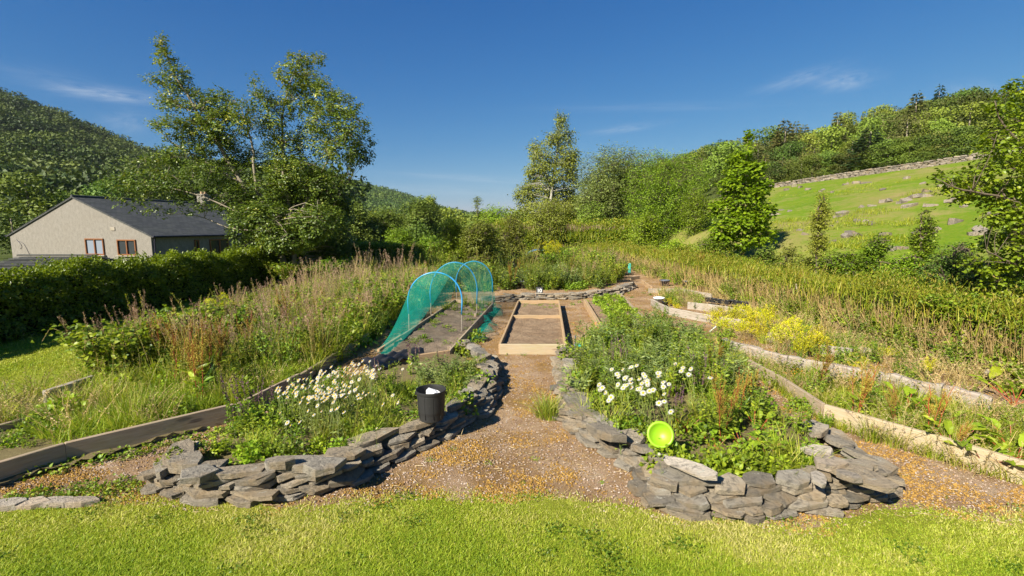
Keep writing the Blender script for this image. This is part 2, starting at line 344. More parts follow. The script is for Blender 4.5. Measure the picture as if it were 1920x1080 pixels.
def netmat():
    m, nt, out = mat('teal_netting'); d = nd(nt, 'ShaderNodeBsdfDiffuse'); d.inputs[0].default_value = (.02, .38, .29, 1)
    tl = nd(nt, 'ShaderNodeBsdfTranslucent'); tl.inputs[0].default_value = (.02, .36, .27, 1)
    s = nd(nt, 'ShaderNodeMixShader'); s.inputs[0].default_value = .4; nt.links.new(d.outputs[0], s.inputs[1]); nt.links.new(tl.outputs[0], s.inputs[2])
    t = nd(nt, 'ShaderNodeBsdfTransparent'); x = nd(nt, 'ShaderNodeMixShader')
    n = math_(nt, 'ADD', math_(nt, 'MULTIPLY', noise(nt, coords(nt, scale=(1, 1, 1)), 7, 4), .55), math_(nt, 'MULTIPLY', noise(nt, coords(nt, scale=(1, 1, .18)), 26, 5, .7, .8), .45)); nt.links.new(ramp(nt, n, [(.3, (.16,)*3), (.7, (.42,)*3)]), x.inputs[0])
    nt.links.new(t.outputs[0], x.inputs[1]); nt.links.new(s.outputs[0], x.inputs[2]); nt.links.new(x.outputs[0], out.inputs[0]); return m
M['net'] = netmat()
# ------------------------------------------------------------------ ground sheets
def warp(lo, hi, n, k=3.2):
    t = np.linspace(-1, 1, n); s = np.sinh(k*t)/math.sinh(k); return np.where(s < 0, s*lo, s*hi)
GARDEN = [(-11, -7), (8.2, -7), (8.2, 34), (-11, 34)]
def gridsheet(name, xs, ys, zf, m, keep=None, smooth=True):
    X, Y = np.meshgrid(xs, ys, indexing='ij'); Z = zf(X, Y); v = np.stack([X, Y, Z], -1).reshape(-1, 3)
    id_ = np.arange(X.size).reshape(X.shape); f = np.stack([id_[:-1, :-1], id_[1:, :-1], id_[1:, 1:], id_[:-1, 1:]], -1).reshape(-1, 4)
    if keep is not None:
        c = v[f].mean(1); f = f[keep(c[:, 0], c[:, 1])]; u, inv = np.unique(f, return_inverse=True); v = v[u]; f = inv.reshape(f.shape)
    g = G(); g.add(v, f); return build(name, g, m, smooth=smooth)
xs = warp(1500, 1500, 300, 5.0); ys = np.concatenate([np.linspace(-60, 0, 12)[:-1], np.linspace(0, 60, 60)[:-1], 60*np.exp(np.linspace(0, math.log(1600/60), 90))])
def Hbase(x, y):
    s = sstep(x, -11.6, -11)*(1-sstep(x, 8, 8.6))*sstep(y, -8, -7)*(1-sstep(y, 33, 34))
    p = sstep(x, 9, 10)*(1-sstep(y, 60, 62))*sstep(y, 4, 6)*sstep(62-x, 0, 2)
    return H(x, y)-.06*s-.35*p
EM, nt_, out_ = mat('hill_ground'); 
tag(gridsheet('ground', xs, ys, Hbase, M['moor']), kind='structure')
tag(gridsheet('garden_soil', np.linspace(-11.3, 8.3, 60), np.linspace(-7.5, 33.6, 110), lambda x, y: 0*x-.012+.008*vn(x, y, 0, .5), M['earth']), kind='structure')
# front lawn: its far edge wanders
EDG = np.array([tuple(on(a, b)[:2]) for a, b in [(-900, 990), (-300, 958), (0, 950), (270, 928), (440, 952), (600, 945), (760, 925), (960, 928), (1140, 940), (1250, 965), (1500, 985), (1680, 955), (1920, 962), (2300, 980), (2900, 1000)]])
def lawn_edge(x): return np.interp(x, EDG[:, 0], EDG[:, 1])+.07*vn(x, 0, 0, .25)+.04*vn(x, 3, 0, .07)
def frontlawn():
    x = np.linspace(-12, 12, 700); t = 1-np.linspace(0, 1, 60)**2.2; g = G()
    e = np.where(x < -6.5, 6.0, lawn_edge(x)); Y = -7.4+(e[:, None]+7.4)*t[None, ::-1]; X = np.repeat(x[:, None], 60, 1); Z = .002+.008*vn(X, Y, 0, .4)
    id_ = np.arange(X.size).reshape(X.shape); f = np.stack([id_[:-1, :-1], id_[1:, :-1], id_[1:, 1:], id_[:-1, 1:]], -1).reshape(-1, 4)
    g.add(np.stack([X, Y, Z], -1).reshape(-1, 3), f); return build('lawn', g, M['lawn'], smooth=True)
tag(frontlawn(), kind='structure')
tag(gridsheet('lawn', np.linspace(-11.2, -6.2, 60), np.linspace(6.0, 33, 160), lambda x, y: .004+.012*vn(x, y, 0, .6), M['lawn']), kind='structure')
tag(gridsheet('gravel_path', np.linspace(-6.4, 8.1, 200), np.linspace(3.0, 33, 300), lambda x, y: -.002+.006*vn(x, y, 0, .3)-.03*(y < lawn_edge(x)-.12), M['gravel']), kind='structure')
tag(gridsheet('pasture', np.linspace(9.6, 62, 130), np.linspace(5, 62, 150), lambda x, y: H(x, y)+.10*vn(x, y, 0, 3.0)*sstep(x, 11, 15), M['pasture']), kind='structure')
# grass blades of the two lawns
gg = G(); n = 270000
px_ = R.uniform(-5.2, 5.2, n*2); py_ = 2.7+2.9*R.rand(n*2)**1.35
k = (py_ < lawn_edge(px_)+.16*R.rand(n*2)**2) & (np.abs(px_) < py_*1.22+.3); px_, py_ = px_[k][:n], py_[k][:n]
pat = vn(px_, py_, 0, .55)+.6*vn(px_, py_, 1, .16); thin = R.rand(len(px_)) < .35+.65*sstep(lawn_edge(px_)-py_, -.1, .5+.35*pat)
px_, py_, pat = px_[thin], py_[thin], pat[thin]
edge = 1-sstep(lawn_edge(px_)-py_, 0, .9)
P = np.stack([px_, py_, 0*px_], 1)
dry = np.clip(.38+.26*pat+.20*vn(px_, py_, 7, 1.1)+.28*edge+R.normal(size=len(px_))*.18+.22*np.clip(vn(px_, py_, 3, .8)-.25, 0, 1), 0, 1)
blades(gg, P, R.rand(len(P))*6.28, R.uniform(.014, .044, len(P))*(1-.3*edge+.3*pat), R.uniform(.2, 1.7, len(P)), R.uniform(.0035, .0085, len(P)), dry, seg=2)
tag(build('grass', gg, M['grass'], smooth=False), kind='stuff')
gg = G(); q = sampleN([(-10.6, 5), (-5.6, 5), (-5.6, 30), (-10.6, 30)], 60000, lambda x, y: np.clip(7/y, 0, 1)**1.2)
stripe = .10*np.sign(np.sin((q[:, 0]+.08*np.sin(q[:, 1]))*5.5))
blades(gg, np.c_[q, 0*q[:, 0]], R.rand(len(q))*6.28, R.uniform(.02, .045, len(q))*(1+q[:, 1]/25), .8, .006+q[:, 1]*.0009, np.clip(.48+stripe+.1*vn(q[:, 0], q[:, 1], 0, .7)+R.normal(size=len(q))*.12, 0, 1), seg=2)
tag(build('grass', gg, M['grass']), kind='stuff')
# dark clover-like tufts in the lawn
gg = G(); q = sampleN([(-4.5, 3.0), (4.5, 3.0), (6, 4.6), (-6, 4.6)], 90); P = []
for a, b in q:
    m_ = R.randint(25, 80); P.append(np.c_[a+R.normal(size=m_)*.07, b+R.normal(size=m_)*.05, R.uniform(.01, .04, m_)])
P = np.concatenate(P); P = P[P[:, 1] < lawn_edge(P[:, 0])+.1]
leaves(gg, P, rdir(len(P), .3), rdir(len(P), 1.5), R.uniform(.014, .03, len(P)), R.uniform(.01, .018, len(P)), R.rand(len(P))*.6)
tag(build('clover', gg, M['leaf']), kind='stuff')
# loose chips and straw over the gravel
def scatter_stones(name, q, s0, s1, m, z=0.0, flat=.6):
    o = np.array([[1, 0, 0], [0, 1, 0], [-1, 0, 0], [0, -1, 0], [0, 0, 1], [0, 0, -1.]]); fc = np.array([[0, 1, 4], [1, 2, 4], [2, 3, 4], [3, 0, 4], [1, 0, 5], [2, 1, 5], [3, 2, 5], [0, 3, 5]])
    n = len(q); s = R.uniform(s0, s1, n); A = R.rand(n)*6.28; v = o[None]*(1+R.normal(size=(n, 6, 3))*.25)*s[:, None, None]; v[:, :, 2] *= flat
    c, d = np.cos(A)[:, None], np.sin(A)[:, None]; x = v[:, :, 0]*c-v[:, :, 1]*d; y = v[:, :, 0]*d+v[:, :, 1]*c*.8
    w = np.stack([x+q[:, :1], y+q[:, 1:2], v[:, :, 2]+z+s[:, None]*.25], -1); g = G(); i = np.arange(n)[:, None]*6
    g.add(w.reshape(-1, 3), np.concatenate([i+t for t in fc]), np.repeat(R.rand(n), 6)); return tag(build(name, g, m), kind='stuff')
M['chip'] = leafmat('gravel_chip', [(.17, .11, .065), (.32, .22, .14), (.42, .32, .225), (.50, .43, .35)], .8, 0)
M['mosschip'] = leafmat('ochre_moss', [(.15, .072, .018), (.27, .135, .03), (.36, .20, .048)], .95, 0)
GP = [(-6, 3.2), (7.8, 3.2), (8, 20), (-3.2, 20), (-6, 6)]
dn = lambda x, y: np.clip((4.5/y)**2.2, 0, 1)*(y > lawn_edge(x)-.12)
q = sampleN(GP, 60000, dn); scatter_stones('gravel', q, .004, .013, M['chip'])
q = sampleN(GP, 90000, lambda x, y: dn(x, y)*np.clip(.22+2.2*(vn(x, y, 0, .35)+.5*vn(x, y, 2, .12)), .04, 1)); scatter_stones('moss', q, .004, .012, M['mosschip'], flat=1.0)
gg = G(); q = sampleN(GP, 9000, lambda x, y: dn(x, y)*np.clip(.6+1.2*vn(x, y, 5, .4), .1, 1)); n = len(q)
D = rdir(n); D[:, 2] *= .12
leaves(gg, np.c_[q, R.uniform(.008, .02, n)], D, rdir(n, 2), R.uniform(.03, .12, n), R.uniform(.003, .006, n), R.rand(n))
tag(build('dry_straw', gg, M['straw']), kind='stuff')
# ------------------------------------------------------------------ boards and beds
def board(name, parent, a, b, top, h=.2, th=.045, m='brown', lean=0.0, wav=0.0):
    a = np.array(a[:2]); b = np.array(b[:2]); L = np.linalg.norm(b-a); d = (b-a)/L; g = G()
    ns = max(1, int(L/.6))
    if wav:
        k = int(L/.12)+2; prof = []
        for i in range(k):
            x = -L/2+L*i/(k-1); w = th/2*(1+R.normal()*wav); hh = h/2*(1+R.normal()*wav*.5)
            prof.append([[x, -w, -h/2], [x, -w*1.05, hh*.82], [x, -w*.6, hh], [x, w*.6, hh*(1+R.normal()*.05)], [x, w, hh*.8], [x, w, -h/2]])
        v = np.array(prof).reshape(-1, 3); id_ = np.arange(k*6).reshape(k, 6); nx = np.roll(id_, -1, 1)
        g.add(v, [np.stack([id_[:-1], id_[1:], nx[1:], nx[:-1]], -1).reshape(-1, 4), id_[:1], id_[-1:, ::-1]])
    else: boxg(g, L, th, h, bev=.006, jit=.0012)
    o = build(name, g, M[m], parent, loc=((a[0]+b[0])/2, (a[1]+b[1])/2, top-h/2)); o.rotation_euler = (lean, 0, math.atan2(d[1], d[0])); return o
def soil(parent, poly, z, m, step=.05, amp=.02, name='soil', grow=.0):
    p = np.array([q[:2] for q in poly]); lo, hi = p.min(0)-step, p.max(0)+step
    xs = np.arange(lo[0], hi[0]+step, step); ys = np.arange(lo[1], hi[1]+step, step)
    o = gridsheet(name, xs, ys, lambda x, y: z+amp*vn(x, y, 0, .12)+amp*.7*vn(x, y, 4, .35), M[m], keep=lambda x, y: inpoly(x, y, [tuple(q) for q in p]))
    o.parent = parent; return o
def post(parent, p, top, s=.06, h=.25, m='brown', name='corner_post'):
    g = G(); boxg(g, s, s, h, bev=.005); return build(name, g, M[m], parent, loc=(p[0], p[1], top-h/2))
# netted bed
z2 = .2
FL, FR, BR, BL = [on(a, b, z2) for a, b in ((683, 679), (843, 656), (925, 567), (853, 561))]
t = thing('raised_bed', 'timber raised bed of dry soil under the green netted hoops', 'raised bed')
board('board', t, FL, FR, z2, .2, .045, 'tan'); board('board', t, FR, BR, z2+.002, .21, .045, 'brown'); board('board', t, BR, BL, z2, .2, .045, 'brown')
LB = [on(a, b, z2) for a, b in ((709, 657), (752, 629), (784, 611), (808, 592), (853, 561))]; board('board', t, LB[0], LB[1], z2+.02, .05, .05, 'tan')
board('board', t, LB[1], LB[3], z2, .18, .045, 'brown'); board('board', t, LB[3], LB[4], z2, .18, .045, 'brown')
for p in ((847, 668-18), (894, 588), (808, 590)): post(t, on(*p, z2)+np.array([-.04 if p[0] > 810 else .04, 0, 0]), z2+.01)
soil(t, [FL, FR, BR, BL, LB[3], LB[1], LB[0]], .13, 'drysoil', .04, .03)
# middle bed
A_, B_, C_, D_ = [on(a, b, z2) for a, b in ((937, 645), (1060, 645), (1048, 563), (972, 563))]
t2 = thing('raised_bed', 'pale new timber raised bed of bare brown soil, split by a cross board', 'raised bed')
board('board', t2, A_, B_, z2, .2, .05, 'pine'); board('board', t2, B_, C_, z2-.003, .2, .045, 'tan'); board('board', t2, D_, C_, z2, .18, .045, 'tan'); board('board', t2, A_, D_, z2-.003, .2, .045, 'tan')
ML, MR = A_+(D_-A_)*.56, B_+(C_-B_)*.56; board('board', t2, ML, MR, z2-.01, .12, .04, 'tan')
soil(t2, [A_, B_, C_, D_], .11, 'soil', .035, .022)
# strawberry bed to its right
t3 = thing('raised_bed', 'low timber bed with rows of bright green crops right of the bare soil bed', 'raised bed')
s1, s2, s3, s4 = on(1097, 562, .15), on(1150, 650, .15), on(1165, 552, .1), on(1222, 612, .1)
board('board', t3, s1, s2, .16, .16, .09, 'tan'); board('board', t3, s3, s4, .10, .1, .07, 'brown'); soil(t3, [s1, s2, s4, s3], .06, 'soil', .05, .02)
# left weedy bed
t4 = thing('raised_bed', 'big weedy bed with a long brown front board by the left lawn', 'raised bed')
l0, l1, l2, l3, l4 = on(-160, 912, .22), on(437, 757, .22), on(560, 700, .2), on(690, 622, .2), on(755, 590, .15)
board('board', t4, l0, on(120, 830, .22), .22, .24, .05, 'brown'); board('board', t4, on(121, 829.8, .22), l1, .222, .24, .05, 'brown')
board('board', t4, l1, l2, .2, .2, .05, 'brown'); board('board', t4, l2, l3, .18, .18, .05, 'brown')
q0 = on(-60, 812, .12); board('board', t4, q0, on(112, 765, .12), .12, .12, .05, 'brown')
AB = [l0, l1, l2, l3, l4, (-2.8, 21, 0), (-6.6, 21, 0), (-6.5, 6.9, 0), (-6.8, 5, 0)]
soil(t4, AB, .05, 'earth', .1, .03)
st = thing('bed_corner', 'grey weathered timber corner at the edge of the left lawn', 'timber edging')
a, b, c = on(82, 733, .25), on(135, 716, .25), on(150, 712, .25); board('board', st, a, b+(b-a)*.8, .25, .27, .06, 'greyw'); board('board', st, a+np.array([-.01, .035, 0]), a+np.array([.08, .35, 0]), .25, .26, .05, 'greyw')
# right terraces
def edging(label, segs, parts_z, h, th, m, cat='timber edging', name='bed_edging', wav=0.0):
    t = thing(name, label, cat); pts = [on(a, b, parts_z) for a, b in segs]
    for i in range(len(pts)-1): board('board', t, pts[i], pts[i+1]-(pts[i+1]-pts[i])*.004, parts_z+.0015*(i % 2), h, th, m, wav=wav)
    return t
edging('pale fresh pine board in front of the right hand weedy bed', [(1547, 758), (1760, 817), (1985, 884)], .22, .24, .05, 'pine')
edging('brown board edging running back from the pale pine board', [(1405, 674), (1468, 708), (1545, 757)], .2, .2, .045, 'brown')
edging('flaking bleached sleeper along the far side of the right weedy bed', [(1358, 636), (1480, 667), (1660, 699), (1770, 724), (1862, 742)], .26, .3, .12, 'pale', wav=.12, name='sleeper')
edging('grey brown timber edging beside the white plastic pot', [(1222, 560), (1256, 577), (1330, 590), (1430, 607)], .2, .2, .06, 'greyw', wav=.06)
edging('short grey board edging behind the yellow leaved plants', [(1290, 566), (1360, 574), (1440, 590)], .2, .2, .05, 'greyw', wav=.05)
edging('low timber edging at the start of the upper right beds', [(1216, 541), (1275, 541), (1335, 551)], .15, .15, .06, 'greyw', wav=.05)
edging('thin timber edging below the dry stemmed hedge', [(1204, 525), (1222, 537)], .15, .15, .05, 'tan')
edging('small brown board by the slate kerb end', [(1182, 519), (1199, 517)], .15, .15, .05, 'brown')
edging('broken bleached board under the golden shrubs', [(1420, 618), (1475, 630), (1530, 643), (1600, 655)], .2, .2, .07, 'pale', wav=.1)
edging('half buried brown board lying by the hedge foot', [(1600, 646), (1640, 656)], .12, .12, .06, 'greyw', wav=.05)
# ------------------------------------------------------------------ loose slate walls
def slab(L, W, T, rough=.10):
    n = R.randint(5, 10); a = np.sort(np.linspace(0, 2*PI, n, endpoint=False)+R.normal(size=n)*.18); e = 2.6
    r = (np.abs(np.cos(a))**e+np.abs(np.sin(a))**e)**(-1/e)*(1+R.normal(size=n)*rough)
    x = np.cos(a)*r*L/2; y = np.sin(a)*r*W/2; rings = []
    lv = [(-.5, .95), (-.42, 1.0), (.40, .99), (.5, .965)]; tl = R.normal(size=2)*.2
    for z, s in lv: rings.append(np.stack([x*s+R.normal(size=n)*L*.012, y*s+R.normal(size=n)*W*.012, z*T*(1+tl[0]*x/L*2+tl[1]*y/W*2)+R.normal(size=n)*T*.05], 1))
    k = 3; top = rings[-1].mean(0)+np.array([0, 0, T*.06]); bot = rings[0].mean(0)
    v = np.vstack(rings+[top[None], bot[None]]); id_ = np.arange(4*n).reshape(4, n); nx = np.roll(id_, -1, 1)
    q = np.stack([id_[:-1], nx[:-1], nx[1:], id_[1:]], -1).reshape(-1, 4)
    t = np.concatenate([np.stack([id_[3], nx[3], np.full(n, 4*n)], 1), np.stack([nx[0], id_[0], np.full(n, 4*n+1)], 1)])
    g = G(); g.add(v, [q, t], R.rand()); return g
def slatewall(label, pts, courses, th=.065, lens=(.16, .42), depth=.26, inner=None, soilz=.2, soilm='earth', topbig=True, name='slate_bed', face=1, cmax=None):
    root = thing(name, label, 'slate wall'); P = np.array([p[:2] for p in pts]); seg = np.linalg.norm(np.diff(P, axis=0), axis=1); S = np.concatenate([[0], np.cumsum(seg)]); cnt = 0
    def at(s):
        s = min(max(s, 0), S[-1]); i = min(np.searchsorted(S, s, 'right')-1, len(seg)-1); d = (P[i+1]-P[i])/seg[i]; return P[i]+d*(s-S[i]), d
    low = G()
    for c in range(courses):
        s = -.05+R.rand()*.1; last = c == courses-1
        while s < S[-1]:
            L = R.uniform(*lens)*(1.35 if last and topbig else 1); T = th*R.uniform(.55, 1.02)*(1.2 if last else 1); D = depth*R.uniform(.7, 1.15)
            p, d = at(s+L/2); nrm = np.array([-d[1], d[0]])*face
            q = p+nrm*(D/2+.032*c+R.normal()*.03-.03); g = slab(L*1.04, D, T, .09 if not last else .12); s += L*.96
            if cmax and c >= cmax(s/S[-1]): continue
            if c == 0:
                Mx = np.eye(4); Mx[:3, :3] = np.array(Matrix.Rotation(math.atan2(d[1], d[0])+R.normal()*.12, 3, 'Z')); Mx[:3, 3] = (q[0], q[1], .03); low.merge(g, Mx); continue
            o = build('stone', g, M['slate'], root, loc=(q[0], q[1], .035+th*c*.98+R.normal()*.008))
            o.rotation_euler = (R.normal()*.10+(.08*face if not last else .02), R.normal()*.10, math.atan2(d[1], d[0])+R.normal()*.16); cnt += 1
    build('base_stones', low, M['slate'], root)['kind'] = 'stuff'
    if inner is not None: soil(root, inner, soilz, soilm, .06, .03)
    print(label[:30], 'stones', cnt); return root
w1 = [on(a, b) for a, b in ((300, 880), (268, 922), (360, 948), (470, 950), (580, 938), (665, 912), (745, 868), (845, 822), (918, 775), (943, 722), (932, 688), (893, 662))]
in1 = [on(a, b, .2) for a, b in ((300, 868), (400, 860), (560, 852), (650, 848), (760, 800), (860, 762), (905, 715), (905, 680), (850, 655), (690, 690), (560, 730), (450, 790), (380, 840))]
W1 = slatewall('loose slate edged bed with the daisies and black bucket, left of the path', w1, 5, th=.050, lens=(.15, .46), depth=.24, inner=in1, soilz=.13)
w2 = [on(a, b) for a, b in ((1040, 672), (1040, 720), (1046, 790), (1120, 850), (1180, 885), (1212, 945), (1290, 972), (1380, 985), (1500, 972), (1600, 958), (1672, 940), (1680, 915), (1600, 850), (1535, 808))]
in2 = [on(a, b, .2) for a, b in ((1060, 680), (1075, 760), (1200, 830), (1260, 880), (1340, 890), (1500, 885), (1560, 880), (1540, 820), (1410, 720), (1360, 650), (1240, 610), (1150, 610), (1090, 640))]
W2 = slatewall('loose slate edged bed with the lime plastic bowl, right of the path', w2, 5, th=.048, lens=(.17, .44), cmax=lambda t: 5 if t < .78 else 5-int((t-.78)*13), inner=in2, soilz=.13)
w3 = [on(a, b) for a, b in ((905, 568), (960, 566), (1010, 562), (1080, 562), (1130, 556), (1165, 552), (1192, 540))]
W3 = slatewall('low slate kerb with a painted number slate, crossing behind the middle bed', w3, 4, th=.045, lens=(.2, .55), depth=.3)
# big slabs and white quartz on the right corner
for (x, y, z, L, W, T, rz, m, lab) in [(1606, 890, .285, .62, .30, .045, -.95, 'slate', 'large flat grey slab on the right end of the slate wall'),
        (1556, 868, .32, .26, .18, .05, .3, 'quartz', 'white crusted stone lying on the largest grey slab'), (1535, 848, .29, .24, .17, .05, -.4, 'quartz', 'white lichened stone at the back of the right slate wall'),
        (1590, 893, .33, .19, .12, .05, -.9, 'quartz', 'pale quartz lump on the lower edge of the grey slab'), (1535, 900, .32, .17, .11, .04, 1.0, 'quartz', 'small white crusted stone on the slate wall front'), (1530, 806, .2, .26, .2, .07, .1, 'slate', 'rounded grey stone at the back end of the right slate wall'),
        (1135, 812, .31, .46, .15, .09, -.62, 'slate', 'long thick grey block on top of the right slate wall'), (1292, 878, .33, .46, .14, .04, -.85, 'quartz', 'long pale blade of slate on the right wall top'),
        (612, 872, .30, .36, .24, .06, .35, 'slate', 'large grey block on the left slate wall below the bucket'), (378, 888, .27, .30, .26, .05, .5, 'slate', 'big squarish slab on the left end of the slate wall'), (528, 866, .31, .22, .15, .06, .1, 'slate', 'small pointed stone on the left slate wall')]:
    p = on(x, y, z); tag(build('stone', slab(L, W, T), M[m], loc=tuple(p), rz=rz), lab, 'stone').rotation_euler = (R.normal()*.06+.05, R.normal()*.06, rz)
for i, (x, y) in enumerate(((10, 948), (58, 946), (105, 943), (150, 942))):
    p = on(x, y, .02); tag(build('edging_stone', slab(.32, .13, .06, .05), M['quartz'], loc=tuple(p), rz=.05), 'pale flat stone set in the grass edge below the long brown board', 'stone', 'pale stones edging the lawn')
# ------------------------------------------------------------------ small objects
def lathe(prof, n=40):
    v = np.array([[r*math.cos(a), r*math.sin(a), z] for r, z in prof for a in np.linspace(0, 2*PI, n, endpoint=False)])
    id_ = np.arange(len(prof)*n).reshape(len(prof), n); nx = np.roll(id_, -1, 1); g = G()
    g.add(v, np.stack([id_[:-1], nx[:-1], nx[1:], id_[1:]], -1).reshape(-1, 4)); return g
b0 = on(809, 784, .27); bk = thing('bucket', 'black ribbed plastic bucket standing on the left slate wall', 'bucket', loc=tuple(b0))
prof = [(.001, .004), (.128, .004), (.13, .0), (.137, .09), (.140, .091), (.140, .099), (.138, .10), (.144, .18), (.147, .181), (.147, .189), (.145, .19), (.15, .27), (.153, .272), (.153, .29), (.157, .291), (.16, .30), (.163, .318), (.163, .33), (.156, .33), (.153, .31), (.142, .10), (.125, .012), (.001, .01)]
build('body', lathe(prof, 56), M['blackp'], bk, smooth=False)
g = G()
for a in np.linspace(0, 2*PI, 10, endpoint=False): tubes(g, [[[.138*math.cos(a), .138*math.sin(a), .03], [.152*math.cos(a), .152*math.sin(a), .29]]], .003, .003, sides=4)
build('rib', g, M['blackp'], bk)['kind'] = 'stuff'
g = G(); 
for s in (-1, 1): tubes(g, [[[s*.158, -.01, .27], [s*.166, -.01, .285], [s*.166, -.01, .3]]], .008, .008, sides=6)
build('handle_lug', g, M['blackp'], bk)
o = build('fleece', slab(.17, .13, .09, .2), plain('white_fleece', (.75, .75, .74), .9, .1, 25, .8, .02), loc=(b0[0]+.02, b0[1]+.03, b0[2]+.255)); tag(o, 'crumpled white stuff inside the black bucket', 'fleece')
d0 = on(1237, 815, .38); bw = thing('bowl', 'lime green plastic bowl tipped against the weeds on the right slate wall', 'bowl', loc=tuple(d0))
g = lathe([(.001, 0), (.052, 0), (.056, .004), (.10, .062), (.104, .066), (.122, .069), (.124, .074), (.104, .073), (.098, .066), (.054, .010), (.001, .008)], 48); build('body', g, M['limep'], bw, smooth=True)
bw.rotation_euler = (math.radians(66), math.radians(4), math.radians(-14))
# hoops and net
HOOPS = [((767, 616), (866, 618), (819, 511)), ((808, 584), (894, 586), (857, 492)), ((856, 562), (923, 562), (888, 490))]
HP = []
for i, (l, r, tp) in enumerate(HOOPS):
    a, b = on(*l, z2-.05), on(*r, z2-.05); c = atY(tp[0], tp[1], (a[1]+b[1])/2); c[:2] = (a[:2]+b[:2])/2*.5+c[:2]*.5
    HP.append((a, b, c)); hh = thing('tunnel_hoop', ['blue pipe hoop nearest on the netted bed', 'middle blue pipe hoop inside the green net', 'farthest blue pipe hoop of the netted bed'][i], 'hoop', 'blue hoops over the netted bed')
    th = np.linspace(0, PI, 40); zt = c[2]; zb = z2+.18+(.1 if i == 0 else 0); R_ = np.linalg.norm(b[:2]-a[:2])/2; mid = (a+b)/2; dx = (b-a)[:2]/2
    arc = [[a[0], a[1], zb]]+[[mid[0]-dx[0]*math.cos(t_)*1.02+(c[0]-mid[0])*math.sin(t_), mid[1]-dx[1]*math.cos(t_), zb+.25+(zt-zb-.25)*math.sin(t_)**.92] for t_ in th]+[[b[0], b[1], zb]]
    g = G(); tubes(g, [arc], .016, .016, sides=10); build('pipe', g, M['bluep'], hh, smooth=True)
    for q in (a, b): g = G(); tubes(g, [[[q[0], q[1], z2-.2], [q[0]+.004, q[1], zb+.08]]], .0125, .0125, sides=8); build('stake', g, M['greyw'], hh)
def arcp(i, t_, s=1.03, sag=0.0):
    a, b, c = HP[i]; mid = (a+b)/2; zb = z2+.18+(.1 if i == 0 else 0); dx = (b-a)[:2]/2; q = math.sin(t_)
    return np.array([mid[0]-dx[0]*math.cos(t_)*s+(c[0]-mid[0])*q, mid[1]-dx[1]*math.cos(t_), zb+.25+(c[2]-zb-.25)*q**.92+.02])
def netpt(s, w):                       # s: 0 at near hoop .. 2 far hoop; w 0..1 left ground to right ground
    i = min(int(s), 1); f = s-i
    def one(k):
        if w < .2:
            e = arcp(k, 0.0); gr = HP[k][0]+np.array([-.16, 0, 0]); gr[2] = .02; t = w/.2; return gr+(e-gr)*t+np.array([-.04*math.sin(PI*t), 0, 0])
        if w > .82:
            e = arcp(k, PI); gr = HP[k][1]+np.array([.12, 0, 0]); gr[2] = .03; t = (w-.82)/.18; return e+(gr-e)*t
        return arcp(k, (w-.2)/.62*PI)
    p = one(i)*(1-f)+one(i+1)*f; sg = 4*f*(1-f); mid = (HP[i][0]+HP[i][1])/2*(1-f)+(HP[i+1][0]+HP[i+1][1])/2*f; mid[2] = .5
    r = math.sin(s*23+w*5)*.006+math.sin(w*60+3*s)*.006; q = (mid-p)*(.055*sg+r); return p+q
ns, nw = 50, 90; V = np.array([[netpt(s, w) for w in np.linspace(0, 1, nw)] for s in np.linspace(0, 2.0, ns)])
id_ = np.arange(ns*nw).reshape(ns, nw); f = np.stack([id_[:-1, :-1], id_[1:, :-1], id_[1:, 1:], id_[:-1, 1:]], -1)
W_ = np.linspace(0, 1, nw)[None, :-1]*np.ones((ns-1, 1)); S_ = np.linspace(0, 2, ns)[:-1, None]*np.ones((1, nw-1)); keep = (S_ > .98) | (W_ < .62+.3*S_)
net = G(); net.add(V.reshape(-1, 3), f[keep])
# far end closed, and a flared skirt gathered to the near left corner
cor = on(700, 655, .05); cor2 = on(722, 668, .2); nu = 34; Vf = []
for u in np.linspace(0, 1, nu):
    w = u*.62; e = netpt(0, w); tgt = cor*(1-u)+cor2*u
    Vf.append([e+(tgt-e)*t+np.array([0, 0, -.22*math.sin(PI*t)*(1-.2*u)*(.3+.7*u)])+np.array([.02, .01, .01])*math.sin(u*42)*t*(1.2-t)*1.6 for t in np.linspace(0, 1, 24)])
Vf = np.array(Vf); Vf[..., 2] = np.maximum(Vf[..., 2], .02); id_ = np.arange(nu*24).reshape(nu, 24); net.add(Vf.reshape(-1, 3), np.stack([id_[:-1, :-1], id_[1:, :-1], id_[1:, 1:], id_[:-1, 1:]], -1).reshape(-1, 4))
e = [netpt(2.0, w) for w in np.linspace(.1, .95, 40)]; cz = np.array([e[20][0], e[20][1]+.25, .1]); Ve = np.array([[p+(np.array([p[0]*.9+cz[0]*.1, cz[1], .08])-p)*t for t in np.linspace(0, 1, 8)] for p in e])
id_ = np.arange(320).reshape(40, 8); net.add(Ve.reshape(-1, 3), np.stack([id_[:-1, :-1], id_[1:, :-1], id_[1:, 1:], id_[:-1, 1:]], -1).reshape(-1, 4))
# bunched hem on the right
nb = 60; base = curve([on(893, 640, .04), on(918, 612, .10), on(905, 596, .05), on(930, 590, .04), on(928, 575, .1)], nb); Vb = np.array([[base[i]+np.array([.20*math.cos(a)*(.6+.4*math.sin(i*.9)), .10*math.sin(a*2+i), abs(.10*math.sin(a))*(.7+.5*math.sin(i*1.3+a))]) for a in np.linspace(0, PI, 14)] for i in range(nb)])
id_ = np.arange(nb*14).reshape(nb, 14); net.add(Vb.reshape(-1, 3), np.stack([id_[:-1, :-1], id_[1:, :-1], id_[1:, 1:], id_[:-1, 1:]], -1).reshape(-1, 4))
tag(build('garden_net', net, M['net'], smooth=True), 'sheer teal green netting draped over the blue hoops', 'net')
